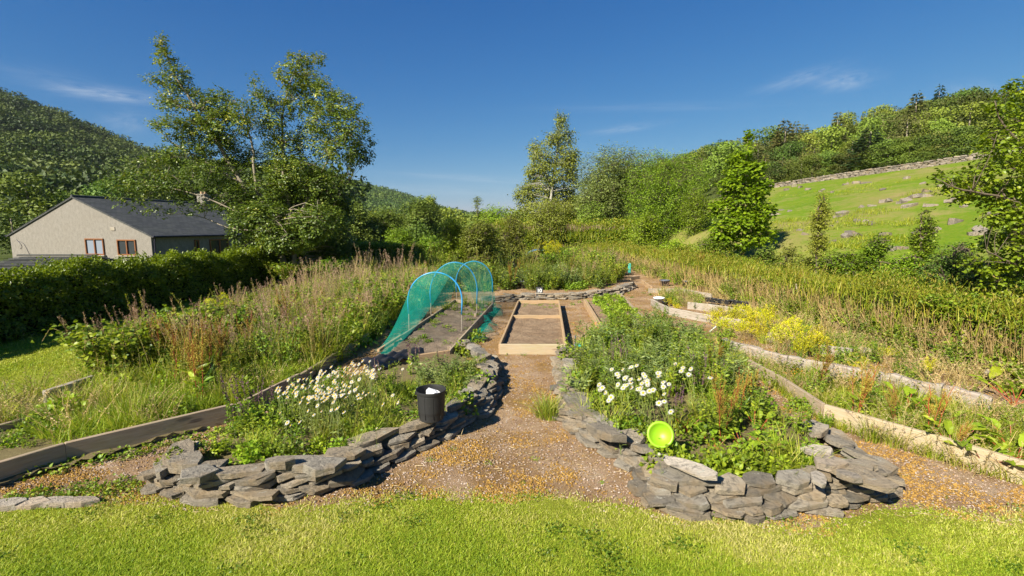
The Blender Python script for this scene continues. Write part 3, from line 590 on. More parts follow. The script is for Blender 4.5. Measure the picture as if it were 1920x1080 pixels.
# black sheet on the corner
nx_, ny_ = 46, 20; pa, pb = on(678, 690, .2), on(790, 652, .27); dv = (pb-pa); nvv = np.array([-dv[1], dv[0], 0]); nvv /= np.linalg.norm(nvv); Vs = []
for i in range(nx_):
    for j in range(ny_):
        u, w = i/(nx_-1), j/(ny_-1)-.5; wd = .34*(1-.55*u)*(1+.15*math.sin(9*u)); p = pa+dv*u+nvv*w*wd; p[2] = .225+.10*math.exp(-((w+.1)/.25)**2)*(1-u*.6)+.032*math.sin(w*26+u*9+2*math.sin(u*7))+.02*math.sin(u*31+w*9); p[2] -= .12*max(0, abs(w)-.34)*2; Vs.append(p)
id_ = np.arange(nx_*ny_).reshape(nx_, ny_); g = G(); g.add(Vs, np.stack([id_[:-1, :-1], id_[1:, :-1], id_[1:, 1:], id_[:-1, 1:]], -1).reshape(-1, 4))
tag(build('plastic_sheet', g, M['sheet'], smooth=True), 'folded black polythene sheet on the near corner of the netted bed', 'plastic sheet')
# turquoise thing and its stake, number slate, pots and so on
tr = thing('seed_tray', 'ribbed turquoise plastic tray among plants right of the middle bed', 'tray', loc=tuple(on(1096, 648, .12))); g = G(); boxg(g, .38, .16, .05, bev=.02); build('tray', g, M['tealp'], tr)
g = G(); [boxg(g, .02, .15, .012, (x, 0, .030), .003) for x in np.linspace(-.15, .15, 8)]; build('rib', g, M['tealp'], tr)['kind'] = 'stuff'; tr.rotation_euler = (0, 0, -.05)
g = G(); tubes(g, [[[0, 0, 0], [0, 0, .42]]], .011, .011, sides=8); tag(build('stake', g, M['greypot'], loc=tuple(on(1078, 672))), 'thin pale grey stake beside the turquoise tray', 'stake')
g = G(); boxg(g, .3, .16, .02, bev=.004); o = tag(build('slate_slab', g, M['slate'], loc=tuple(on(1093, 668, .02))), 'flat slate lying at the foot of the grey stake', 'stone')
ns_ = thing('number_slate', 'small dark slate painted with the number 10 on the slate kerb', 'number sign', loc=tuple(on(1011, 556, .02)+np.array([0, -.16, 0]))); g = G(); boxg(g, .22, .03, .34, (0, 0, .17), .006); build('slate', g, plain('dark_slate', (.05, .05, .055), .7), ns_)
for ch, dx in (('1', -.045), ('0', .035)):
    c = bpy.data.curves.new('digit', 'FONT'); c.body = ch; c.size = .17; c.extrude = .002; c.align_x = 'CENTER'; c.offset = .003; c.materials.append(M['white']); tmp = link('digit', c); me = bpy.data.meshes.new_from_object(tmp); bpy.data.objects.remove(tmp)
    o = link('digit', me, ns_, loc=(dx, -.018, .17)); o.rotation_euler = (PI/2, 0, 0)
def potg(r, h): return lathe([(.001, .003), (r*.72, .003), (r*.74, 0), (r*.95, h*.85), (r*1.04, h*.86), (r*1.06, h), (r*.98, h), (r*.88, h*.6), (.001, h*.6)], 20)
for x, y, r, h, m, lab in ((1235, 571, .16, .22, 'white', 'white plastic pot by the grey brown edging'), (1246, 574, .09, .14, 'blackp', 'small dark pot right of the white pot'), (1246, 536, .20, .24, 'greypot', 'dark blue grey tub on the upper right bed'),
        (1288, 538, .17, .26, 'greypot', 'grey tub behind the upper right boards'), (1322, 545, .11, .15, 'blackp', 'little black pot near the dry hedge'), (561, 640, .17, .28, 'navy', 'dark navy pot half hidden in the left weeds'), (985, 540, .25, .3, 'greypot', 'dark tub half sunk in weeds behind the slate kerb'), (1199, 506, .3, .35, 'blackp', 'dark crate shaped tub far up the path')):
    tag(build('plant_pot', potg(r, h), M[m], loc=tuple(on(x, y, .0)), smooth=True), lab, 'plant pot')
for i, x in enumerate(np.linspace(1328, 1398, 9)):
    tag(build('plant_pot', potg(.10, .12), M['blackp'], loc=tuple(on(x, 566+i*.9+R.normal(), .1))), 'small black pot in the row along the upper terrace board', 'plant pot', 'row of black pots on the terrace')
g = G(); boxg(g, .022, .004, .2, (0, 0, .1), .001); o = tag(build('plant_label', g, M['white'], loc=tuple(on(1330, 622)), rz=.2), 'slanting white plant label at the back of the right slate bed', 'plant label'); o.rotation_euler = (0, .9, .1)
for dx, lab in ((0, 'nearer of two thin blue hoops far behind the kerb'), (.9, 'farther of two thin blue hoops far behind the kerb')):
    c = on(1010, 492); th = np.linspace(0, PI, 24); g = G(); tubes(g, [[[c[0]-.95*math.cos(a), c[1]+dx, .1+.72*math.sin(a)] for a in th]], .014, .014, sides=6); tag(build('hoop', g, M['bluep'], smooth=True), lab, 'hoop')
g = G(); boxg(g, .14, .1, .5, (0, 0, .25), .02); tag(build('tree_guard', g, M['tealp'], loc=tuple(on(1180, 512))), 'turquoise tree guard tube at the far bend of the path', 'tree guard')
for x, y, h, lab, m in ((887, 520, 1.35, 'thin grey post behind the farthest blue hoop', 'greyw'), (878, 505, 1.1, 'dark post left of the farthest hoop', 'brown')):
    g = G(); tubes(g, [[[0, 0, 0], [.01, 0, h]]], .03, .028, sides=8); tag(build('post', g, M[m], loc=tuple(on(x, y))), lab, 'post')
g = G(); tubes(g, [[[0, 0, 0], [.0, 0, .62]]], .06, .055, sides=10); tag(build('post', g, M['brown'], loc=tuple(on(1801, 690))), 'short round brown stump post in the nettles at the right', 'post')
g = G(); tubes(g, [curve([on(1850, 700, .2), on(1870, 668, .3), on(1893, 604, .72)], 8)], .035, .02, sides=8); tag(build('log', g, M['bark'], smooth=True), 'pale bare branch leaning in the right hand brambles', 'branch')
# ------------------------------------------------------------------ plant templates (meshes)
def disc(n, r): a = R.rand(n)*6.28; q = np.sqrt(R.rand(n))*r; return np.stack([q*np.cos(a), q*np.sin(a), np.zeros(n)], 1)
def stems(g, n, r, h0, h1, lean, rad=.004, var=.5, mat=0, k=6, sides=4):
    b = disc(n, r); hh = R.uniform(h0, h1, n); a = np.arctan2(b[:, 1], b[:, 0])+R.normal(size=n)*.8; l = R.uniform(.2, 1, n)*lean
    t = np.linspace(0, 1, k)[None, :, None]; d = np.stack([np.cos(a)*l*hh, np.sin(a)*l*hh, hh], 1)[:, None]
    p = b[:, None]+d*np.concatenate([t**1.5, t**1.5, t-.12*t*t*lean], 2); p[:, 1:, :2] += R.normal(size=(n, k-1, 2))*.008
    tubes(g, p, rad, rad*.45, var if np.ndim(var) else R.rand(n), mat, sides); return p
def along(p, per, t0, t1):
    n, k, _ = p.shape; i = np.repeat(np.arange(n), per); t = R.uniform(t0, t1, len(i))*(k-1); j = np.minimum(t.astype(int), k-2); f = (t-j)[:, None]
    return p[i, j]*(1-f)+p[i, j+1]*f, norm(p[i, j+1]-p[i, j]), i, t/(k-1)
def side(T, out=1.0, up=.3):
    n = len(T); a = R.rand(n)*6.28; d = np.stack([np.cos(a), np.sin(a), 0*a], 1)*out; d[:, 2] += up; return norm(d)
def t_tallgrass(nb=70, hh=.62, seeds=12, pink=True):
    g = G(); b = disc(nb, .13); blades(g, b, np.arctan2(b[:, 1], b[:, 0])+R.normal(size=nb)*.9, R.uniform(.45, 1, nb)*hh, R.uniform(.15, .8, nb), R.uniform(.005, .011, nb), R.rand(nb)**1.2, 0, 4)
    p = stems(g, seeds, .12, hh*1.0, hh*1.5, .3, .0022, None or .5, 1, sides=3); P, T, i, t = along(p, 34, .72, 1.0); n = len(P); D = norm(T+.8*side(T, 1, .3))
    leaves(g, P+D*.012, D, rdir(n), R.uniform(.012, .03, n), R.uniform(.004, .008, n), R.rand(n), 2); return g, ['meadow' if pink else 'grass', 'drystem', 'pinkseed' if pink else 'meadow']
def t_tuft(nb=80, hh=.3, r=.08, m='grass'):
    g = G(); b = disc(nb, r); blades(g, b, np.arctan2(b[:, 1], b[:, 0])+R.normal(size=nb)*.7, R.uniform(.4, 1, nb)*hh, R.uniform(.15, 1.2, nb), R.uniform(.004, .009, nb), R.rand(nb)**1.3, 0, 4); return g, [m]
def t_dock(ns=4, hh=1.0):
    g = G(); p = stems(g, ns, .06, hh*.75, hh, .22, .006, .5, 0, 7, 5); q = []
    for i in range(ns):
        for _ in range(7):
            s = R.uniform(.45, .85)*6; j = int(s); o = p[i, j]; d = norm((side(np.zeros((1, 3)), .5, 1.2)))[0]; L = R.uniform(.1, .25)*hh; q.append([o+d*L*x+np.array([0, 0, .1*L*x*x]) for x in np.linspace(0, 1, 7)])
    q = np.array(q); tubes(g, q, .0025, .0012, .5, 0, 3); A = np.concatenate([q, p]); P, T, i, t = along(A, 60, .35, 1.0); n = len(P)
    P = P+R.normal(size=(n, 3))*.008; leaves(g, P, rdir(n, .2), rdir(n), R.uniform(.009, .02, n), R.uniform(.007, .014, n), np.clip(R.rand(n)*.9+.1*(t > .8), 0, 1), 1)
    P, T, i, t = along(p, 7, .02, .5); n = len(P); leaves(g, P, side(T, 1, .5), rdir(n, 1), R.uniform(.10, .26, n)*hh, R.uniform(.03, .06, n), R.rand(n), 2, 'o'); return g, ['redstem', 'rust', 'leaf']
def t_leafy(ns=12, hh=.65, L=.07, W=.034, r=.14, per=26, m='leaf', lean=.4, st='stem'):
    g = G(); p = stems(g, ns, r, hh*.55, hh, lean, .0035, .5, 0, 6); P, T, i, t = along(p, per, .12, 1.0); n = len(P); s = (1.15-.7*t)
    leaves(g, P, norm(side(T, 1, .25)+.25*T), rdir(n, 1.8), R.uniform(.6, 1.1, n)*L*s, W*s, R.rand(n), 1, 'o'); return g, [st, m]
def t_mound(n=240, r=.2, hh=.2, L=.045, W=.035, m='leaf'):
    g = G(); d = rdir(n, .7); d[:, 2] = np.abs(d[:, 2]); q = (R.rand(n)**.45)[:, None]; P = d*q*np.array([r, r, hh])*(1+.25*vn(d[:, 0]*3, d[:, 1]*3, d[:, 2]*3, 1, R.randint(9)))[:, None]
    leaves(g, P, norm(d+rdir(n)*.8), norm(d+rdir(n)*.6+np.array([0, 0, .8])), R.uniform(.6, 1.1, n)*L, R.uniform(.6, 1.1, n)*W, R.rand(n), 0, 'o')
    p = stems(g, 14, r*.3, hh*.6, hh, r/hh*.9, .002, .5, 1, 5, 3); return g, [m, 'stem']
def t_spike(ns=6, hh=.55):
    g = G(); p = stems(g, ns, .08, hh*.7, hh, .2, .003, .5, 0, 6); P, T, i, t = along(p, 46, .55, 1.0); n = len(P)
    leaves(g, P, norm(side(T)*1+T*.5), rdir(n), R.uniform(.012, .024, n), .011, R.rand(n), 2); P, T, i, t = along(p, 16, .05, .6); n = len(P)
    leaves(g, P, side(T, 1, .4), rdir(n, 1.5), R.uniform(.03, .06, n), .022, R.rand(n), 1, 'o'); return g, ['stem', 'leaf', 'purple']
def t_golden(r=.38, hh=.36):
    g = G(); q = []
    for _ in range(34):
        a = R.rand()*6.28; e = R.uniform(.15, 1); L = R.uniform(.6, 1); q.append([np.array([math.cos(a)*r*L*e*x, math.sin(a)*r*L*e*x, hh*L*(1.4*x-.55*x*x)*(1.2-.5*e)]) for x in np.linspace(0, 1, 7)])
    q = np.array(q); tubes(g, q, .004, .0015, .5, 1, 3); P, T, i, t = along(q, 34, .3, 1.05); n = len(P); P = P+R.normal(size=(n, 3))*.012
    leaves(g, P, norm(T+side(T, 1.0, .2)), rdir(n, 1.5), R.uniform(.018, .042, n), R.uniform(.008, .016, n), R.rand(n), 0); return g, ['gold', 'drystem']
def t_bramble(r=.5, hh=.65, n=900, L=.06, m='leaf'):
    g = G(); q = []
    for _ in range(26):
        a = R.rand()*6.28; e = R.uniform(.3, 1.15); q.append([np.array([math.cos(a)*r*e*x, math.sin(a)*r*e*x, hh*(2.1*x-1.25*x*x)*R.uniform(.7, 1)]) for x in np.linspace(0, 1, 8)])
    q = np.array(q)+R.normal(size=(26, 8, 3))*.02; tubes(g, q, .005, .002, .5, 1, 4); P, T, i, t = along(q, n//26, .15, 1.05); n = len(P); P = P+R.normal(size=(n, 3))*.05
    leaves(g, P, norm(side(T, 1, .1)+T*.4), rdir(n, 1.6), R.uniform(.6, 1.1, n)*L, R.uniform(.5, .75, n)*L, R.rand(n), 0, 'o'); return g, [m, 'drystem']
def t_bigleaf(n=10, L=.3, W=.11, stem='redstem', hh=.25, m='lime'):
    g = G(); a = R.rand(n)*6.28; e = R.uniform(.25, 1, n); t = np.linspace(0, 1, 5)[None, :, None]; d = np.stack([np.cos(a)*e*hh, np.sin(a)*e*hh, np.full(n, hh)*R.uniform(.6, 1.2, n)], 1)[:, None]
    p = disc(n, .04)[:, None]+d*np.concatenate([t, t, t*(1.3-.3*t)], 2); tubes(g, p, .006, .004, .5, 1, 5); P = p[:, -1]; D = norm(np.stack([np.cos(a)*e, np.sin(a)*e, R.uniform(.0, .7, n)], 1))
    # long leaf made of several cross ribs with a wavy margin
    k = 9; N0 = norm(np.cross(np.cross(D, [0, 0, 1.]), D)+rdir(n)*.15)
    for i in range(n):
        B = np.cross(D[i], N0[i]); Li = L*R.uniform(.6, 1.1); Wi = W*R.uniform(.7, 1.1); v = []
        for j in range(k):
            s = j/(k-1); w = Wi*.5*(math.sin(PI*min(1, s*.93+.07)))**.7*(1+.12*math.sin(j*2.5+i)); c = P[i]+D[i]*Li*s-np.array([0, 0, 1])*Li*.35*s*s
            v += [c-B*w+N0[i]*w*(.35+.15*math.sin(j*1.9)), c-N0[i]*w*.05, c+B*w+N0[i]*w*(.35+.15*math.cos(j*2.1))]
        f = [[3*j+a_, 3*j+a_+1, 3*j+a_+4, 3*j+a_+3] for j in range(k-1) for a_ in (0, 1)]; g.add(v, np.array(f), R.rand(), 0)
    return g, [m, stem]
def t_strap(n=26, L=.3):
    g = G(); blades(g, disc(n, .04), R.rand(n)*6.28, R.uniform(.6, 1, n)*L, R.uniform(.4, 1.3, n), R.uniform(.016, .03, n), R.rand(n), 0, 5); return g, ['greyleaf']
def t_umbel(ns=3, hh=1.1, m='gold'):
    g = G(); p = stems(g, ns, .08, hh*.8, hh, .15, .007, .5, 0, 6, 5); q = []
    for i in range(ns):
        for tt in (3.2, 4.2, 5):
            o = p[i, int(tt)]; a0 = R.rand()*6.28; c = o+np.array([math.cos(a0)*.1, math.sin(a0)*.1, .12])*(tt < 5)
            q.append(np.linspace(o, c+1e-4, 5))
            for _ in range(16): q.append(np.linspace(c, c+norm(rdir(1, 1.3))[0]*.10, 5))
    q = np.array(q); tubes(g, q, .002, .0012, .5, 0, 3); P = np.repeat(q[:, -1], 16, 0)+R.normal(size=(len(q)*16, 3))*.012; n = len(P); leaves(g, P, rdir(n, .5), rdir(n, 1), .016, .011, R.rand(n), 1); return g, ['stem', m]
def t_dry(ns=16, hh=.45, r=.16):
    g = G(); p = stems(g, ns, r, hh*.4, hh, .8, .003, .5, 0, 6, 3); P, T, i, t = along(p, 18, .3, 1); n = len(P); leaves(g, P, side(T, 1, .2), rdir(n), R.uniform(.01, .035, n), .007, R.rand(n), 1); return g, ['drystem', 'straw']
def t_marigold():
    g, ms = t_mound(130, .13, .2, .035, .022); c = disc(7, .12); c[:, 2] = .19+R.rand(7)*.05
    for q in c:
        for k in range(9): a = k*.7; leaves(g, q[None], np.array([[math.cos(a), math.sin(a), .25]]), np.array([[0, 0, 1.]]), .017, .013, .5, 2)
    return g, ms+['orange']
GT = {}
def mk(name, t, smooth=False): g, ms = t; GT.setdefault(name, []).append(t); return g.mesh(name, [M[m] for m in ms], smooth)
T = {'tall_grass': [mk('tall_grass', t_tallgrass(75, h, 13)) for h in (.6, .72, .66)], 'green_grass': [mk('green_grass', t_tallgrass(95, h, 3, False)) for h in (.5, .6)], 'grass_tuft': [mk('grass_tuft', t_tuft(90, h)) for h in (.26, .34)],
     'dock': [mk('dock', t_dock(n, h)) for n, h in ((3, .95), (5, 1.05), (4, .8))], 'leafy_weed': [mk('leafy_weed', t_leafy(*a)) for a in ((14, .7), (11, .6, .085, .04), (16, .55, .06, .026))],
     'lance_weed': [mk('lance_weed', t_leafy(9, .6, .15, .026, .1, 20, 'greyleaf')), mk('lance_weed', t_leafy(11, .5, .13, .03, .12, 22, 'greyleaf'))], 'herb': [mk('herb', t_mound(260, .2, .24)), mk('herb', t_mound(300, .24, .2, .036, .03)), mk('herb', t_mound(170, .2, .26, .06, .05))],
     'lime_herb': [mk('lime_herb', t_mound(200, .2, .22, .055, .045, 'lime')), mk('lime_herb', t_leafy(10, .36, .06, .045, .12, 18, 'lime', .7))], 'purple_spike': [mk('purple_spike', t_spike()), mk('purple_spike', t_spike(4, .65))],
     'golden_shrub': [mk('golden_shrub', t_golden()), mk('golden_shrub', t_golden(.3, .45))], 'bramble': [mk('bramble', t_bramble()), mk('bramble', t_bramble(.55, .8, 1100, .07))],
     'big_leaf': [mk('big_leaf', t_bigleaf()), mk('big_leaf', t_bigleaf(7, .26, .09))], 'strap_plant': [mk('strap_plant', t_strap())], 'umbel': [mk('umbel', t_umbel()), mk('umbel', t_umbel(4, .9))],
     'dry_weed': [mk('dry_weed', t_dry()), mk('dry_weed', t_dry(20, .6, .2))], 'marigold': [mk('marigold', t_marigold())], 'rosette': [mk('rosette', t_mound(36, .08, .05, .035, .024, 'leaf')), mk('rosette', t_mound(50, .11, .06, .03, .022, 'lime'))],
     'crop': [mk('crop', t_mound(90, .13, .14, .05, .04, 'lime')), mk('crop', t_mound(110, .14, .12, .045, .038, 'lime'))]}
NM = {'tall_grass': 'tall_grass', 'green_grass': 'grass_clump', 'grass_tuft': 'grass_tuft', 'dock': 'dock_plant', 'leafy_weed': 'leafy_weed', 'lance_weed': 'long_leaved_weed', 'herb': 'herb_plant', 'lime_herb': 'herb_plant', 'purple_spike': 'purple_flower_spike', 'golden_shrub': 'golden_shrub', 'bramble': 'bramble_bush', 'big_leaf': 'broad_leaved_weed', 'strap_plant': 'strap_leaved_plant', 'umbel': 'umbel_plant', 'dry_weed': 'dry_weed', 'marigold': 'marigold', 'rosette': 'rosette_weed', 'crop': 'crop_plant'}
CT = {'tall_grass': 'grass', 'green_grass': 'grass', 'grass_tuft': 'grass', 'golden_shrub': 'shrub', 'bramble': 'bush', 'dock': 'weed', 'leafy_weed': 'weed', 'lance_weed': 'weed', 'herb': 'plant', 'crop': 'vegetable'}
LB_ = {'tall_grass': 'tall grass clump with pinkish brown seed plumes', 'green_grass': 'tall bright green grass clump', 'grass_tuft': 'small green grass tuft', 'dock': 'dock with rusty orange seed spires', 'leafy_weed': 'upright leafy green weed', 'lance_weed': 'grey green weed with long narrow leaves', 'herb': 'rounded dark green herb clump', 'lime_herb': 'yellowish green leafy herb', 'purple_spike': 'plant with dark purple flower spikes', 'golden_shrub': 'golden yellow feathery shrub', 'bramble': 'arching leafy bramble bush', 'big_leaf': 'broad leaved weed with reddish stalks', 'strap_plant': 'grey green strap leaved plant', 'umbel': 'tall yellow umbel seed head', 'dry_weed': 'withered tan weed', 'marigold': 'orange flowered marigold', 'rosette': 'tiny low weed rosette', 'crop': 'bright green vegetable seedling'}
NPL = [0]
def put(kind, pts, where, s0=.85, s1=1.15, z=0.0, gz=False):
    first = {}
    for x, y in pts:
        v = R.randint(len(T[kind])); me = T[kind][v]; o = bpy.data.objects.new(NM[kind], me); COL.objects.link(o)
        zz = float(H(x, y)) if gz else z; o.location = (x, y, zz-.01); o.rotation_euler = (R.normal()*.07, R.normal()*.07, R.rand()*6.28); s = R.uniform(s0, s1); o.scale = (s, s, s*R.uniform(.85, 1.12))
        o['label'] = LB_[kind]+' '+where; o['category'] = CT.get(kind, 'plant')
        if len(pts) > 1: o['group'] = NM[kind].replace('_', ' ')+'s '+where
        NPL[0] += 1
def mass(name, kinds, pts, s0, s1, z=0.0, parent=None):
    for kind in kinds:
        g = G(); ms = GT[kind][0][1]; q = [p for i, p in enumerate(pts) if i % len(kinds) == kinds.index(kind)]
        for x, y in q:
            t = GT[kind][R.randint(len(GT[kind]))][0]; a = R.rand()*6.28; s = R.uniform(s0, s1); Mx = np.eye(4); Mx[:3, :3] = np.array([[math.cos(a), -math.sin(a), 0], [math.sin(a), math.cos(a), 0], [0, 0, R.uniform(.85, 1.15)]])*s; Mx[:3, 3] = (x, y, z-.01); g.merge(t, Mx)
        tag(build(name, g, [M[m] for m in ms], parent), kind='stuff')
# left weedy bed
A = [(-4.7, 4.75), (-3.5, 5.85), (-3.15, 7.2), (-2.95, 9.6), (-3.0, 12.8), (-2.6, 15), (-2.6, 21), (-6.5, 21), (-6.5, 6.9), (-5.6, 6.3), (-5.6, 5.2)]
front = lambda x, y: y < 8.2
w = 'in the left weedy bed'
def band(poly, y0, y1): return lambda x, y: float(y0 <= y+.35*(-4.5-x)*0 < y1)
put('tall_grass', sample(A, 120, .2, band(A, 7.2, 15)), w, .95, 1.3); put('herb', sample(A, 24, .3, band(A, 6.0, 11)), w, 1.3, 2.3); put('green_grass', sample(A, 55, .25, band(A, 8, 12)), 'between the plumes of the left bed', 1.0, 1.5); mass('meadow_growth', ['green_grass', 'leafy_weed', 'tall_grass', 'leafy_weed'][:3], sample(A, 120, .2, band(A, 12, 21)), 1.1, 1.7)
put('green_grass', sample(A, 90, .13, lambda x, y: float(5.2 < y < 8.6)), w, .6, 1.05)
put('grass_tuft', sample(A, 70, .1, lambda x, y: float(y < 7.4)), w, .7, 1.3)
put('dock', [tuple(on(a, b)[:2]) for a, b in ((362, 745), (385, 735), (338, 740), (330, 700), (400, 720), (372, 760), (545, 640), (540, 610), (300, 700), (350, 700), (410, 700), (470, 680), (380, 690))], 'standing in the near left bed', .95, 1.3)
put('dock', sample(A, 16, .4, band(A, 8.5, 21)), 'farther back in the left bed', .7, 1.0)
put('leafy_weed', sample(A, 84, .22, band(A, 6.7, 14)), w, 1.0, 1.65); put('lime_herb', sample(A, 34, .25, band(A, 5.4, 9)), w, .9, 1.6)
put('bramble', sample([(-6.4, 7.0), (-5.0, 7), (-5.2, 13), (-6.5, 14)], 15, .55), 'on the lawn side of the left bed', .85, 1.25)
put('bramble', sample([(-4.3, 9.6), (-3.1, 9.6), (-2.9, 17), (-4.6, 17)], 14, .6), 'left of the netted tunnel', 1.0, 1.5)
put('dry_weed', sample(A, 22, .3, band(A, 4.5, 8.5)), w, .6, 1.1)
put('umbel', [tuple(on(a, b)[:2]) for a, b in ((399, 636), (428, 640))], 'rising above the left bed against the hedge', .9, 1.05)
put('herb', sample([(-5.6, 4.6), (-4.75, 4.8), (-4.4, 5.3), (-5.6, 5.8)], 9, .2), 'at the near left corner by the long board', .6, 1.0)
K_ = [(-7.0, 5.3), (-5.2, 5.4), (-5.0, 6.2), (-5.4, 6.7), (-6.9, 6.6)]; put('grass_tuft', sample(K_, 40, .12), 'on the bare ground left of the timber corner', .8, 1.4); put('dry_weed', sample(K_, 12, .2), 'on the bare ground left of the timber corner', .6, 1.0); put('leafy_weed', sample([(-6.6, 4.9), (-5.0, 4.7), (-5.0, 5.3), (-6.8, 5.5)], 12, .2), 'at the left edge behind the long board', .35, .6)
put('dry_weed', [tuple(on(a, b)[:2]) for a, b in ((15, 800), (38, 790))], 'as bare seed stalks by the left edge', 1.0, 1.3)
mass('meadow_growth', ['green_grass', 'leafy_weed'], sample([(-9.5, 20.5), (-2.8, 20.5), (-3.0, 29), (-9, 24)], 150, .25), 1.2, 1.9)
put('leafy_weed', sample([(-9.5, 20.5), (-2.8, 20.5), (-3.0, 27), (-9, 24)], 16, .4), 'behind the left bed toward the far hedge', 1.2, 1.7)
put('dock', sample([(-8.5, 20.5), (-2.8, 20.5), (-3.0, 26), (-8, 24)], 14, .5), 'behind the left bed toward the far hedge', .9, 1.2)
put('bramble', sample([(-9.3, 18), (-6.2, 18), (-6, 22), (-9.2, 21)], 4, .8), 'at the dark hedge corner', 1.3, 1.9)
# low cover on the bed fronts
gg = G(); q = sampleN(A, 34000, lambda x, y: np.clip(7/y, 0, 1)**1.5); n = len(q)
blades(gg, np.c_[q, 0*q[:, 0]+.04], R.rand(n)*6.28, R.uniform(.10, .30, n)*(1+.35*(q[:, 1] > 7)), R.uniform(.3, 1.6, n), R.uniform(.005, .010, n), np.clip(.35+.25*vn(q[:, 0], q[:, 1], 0, .5)+R.normal(size=n)*.2, 0, 1), seg=3)
tag(build('grass', gg, M['grass']), kind='stuff')
# left slate bed
B = [tuple(p[:2]) for p in in1]; wb = 'in the left slate bed'
lowb = lambda x, y: float(y < 6.7 or x > -.75); put('herb', sample(B, 46, .12, lowb), wb, .6, 1.0, .12); put('grass_tuft', sample(B, 40, .12, lowb), wb, .7, 1.1, .12); put('lime_herb', [tuple(on(a, b, .15)[:2]) for a, b in ((445, 845), (480, 835), (440, 815), (505, 850), (470, 860), (530, 850), (410, 845), (640, 848), (455, 800), (500, 800), (600, 840))], 'at the left end of the daisy bed', .6, .95, .12)
put('leafy_weed', sample(B, 13, .22, lowb), wb, .45, .75, .12); put('green_grass', [tuple(on(a, b, .15)[:2]) for a, b in ((600, 800), (640, 780), (700, 790), (580, 790), (660, 815), (560, 780), (730, 770), (615, 815), (690, 815))], 'below the mass of white daisies', .45, .7, .12)
put('lance_weed', sample([tuple(on(a, b, .15)[:2]) for a, b in ((760, 740), (880, 740), (900, 690), (850, 690), (790, 705))], 10, .14), 'between the daisies and the netted bed', .5, .85, .12)
put('purple_spike', [tuple(on(a, b, .15)[:2]) for a, b in ((470, 790), (455, 800), (440, 790), (486, 780), (500, 790), (715, 745), (830, 705), (775, 700))], 'beside the white daisies', .7, 1.1, .12)
put('lime_herb', [tuple(on(a, b)[:2]) for a, b in ((880, 650), (868, 668), (895, 640))], 'beside the netted bed corner', .7, 1.2)
# right slate bed
C = [tuple(p[:2]) for p in in2]; wc = 'in the right slate bed'
put('lance_weed', sample(C, 34, .17, lambda x, y: float(y > 5.8)), wc, .8, 1.2, .12); put('leafy_weed', sample(C, 44, .17), wc, .6, 1.1, .12); put('lime_herb', [tuple(on(a, b, .15)[:2]) for a, b in ((1270, 872), (1300, 882), (1330, 888), (1360, 888), (1395, 886), (1430, 886), (1462, 884), (1495, 880), (1520, 866), (1245, 858), (1345, 870), (1410, 868))], 'just inside the front of the right slate wall', .7, 1.0, .12); put('herb', sample(C, 40, .15), wc, .7, 1.25, .12); put('grass_tuft', sample(C, 60, .1), wc, .8, 1.4, .12)
put('lime_herb', sample(C, 42, .15), wc, .6, 1.15, .12)
put('purple_spike', [tuple(on(a, b, .2)[:2]) for a, b in ((1165, 690), (1175, 685), (1155, 700), (1310, 740), (1320, 735), (1265, 790), (1140, 700), (1345, 720))], 'among the right hand daisies', .8, 1.15, .14)
put('dock', [tuple(on(a, b, .2)[:2]) for a, b in ((1352, 815), (1362, 800), (1340, 740), (1375, 780), (1330, 700), (1400, 760))], 'with red brown stalks in the right slate bed', .55, .75, .12)
put('big_leaf', [tuple(on(a, b, .2)[:2]) for a, b in ((1390, 830), (1420, 800), (1340, 830), (1290, 800), (1375, 760), (1250, 720), (1440, 845))], 'at the near side of the right slate bed', .6, .85, .12)
put('grass_tuft', [tuple(on(a, b, .1)[:2]) for a, b in ((1465, 868), (1480, 862), (1450, 872))], 'on the right slate wall top', .55, .7, .2)
put('grass_tuft', [tuple(on(a, b)[:2]) for a, b in ((1028, 775), (1022, 783), (1034, 785), (1027, 768))], 'growing on the gravel path beside the slates', 1.0, 1.5)
put('strap_plant', [tuple(on(a, b)[:2]) for a, b in ((1350, 615), (1300, 625))], 'behind the right slate bed', .8, 1.1); put('marigold', [tuple(on(a, b, .2)[:2]) for a, b in ((1262, 622), (1300, 640), (1310, 622), (1120, 620))], 'at the back of the right slate bed', .8, 1.1, .1)
put('marigold', [tuple(on(a, b)[:2]) for a, b in ((1490, 712), (1475, 720), (1500, 718))], 'at the corner of the right weedy bed', .7, .9)
def daisies(pts, where, grp, z=.12):
    for i, (x, y, h) in enumerate(pts):
        o = dup(DAISY[i % 3], (x, y, z), R.rand()*.8-.4, h/.42, 'white daisy with yellow centre '+where, grp, (R.normal()*.12-.02, R.normal()*.12))
DAISY = []
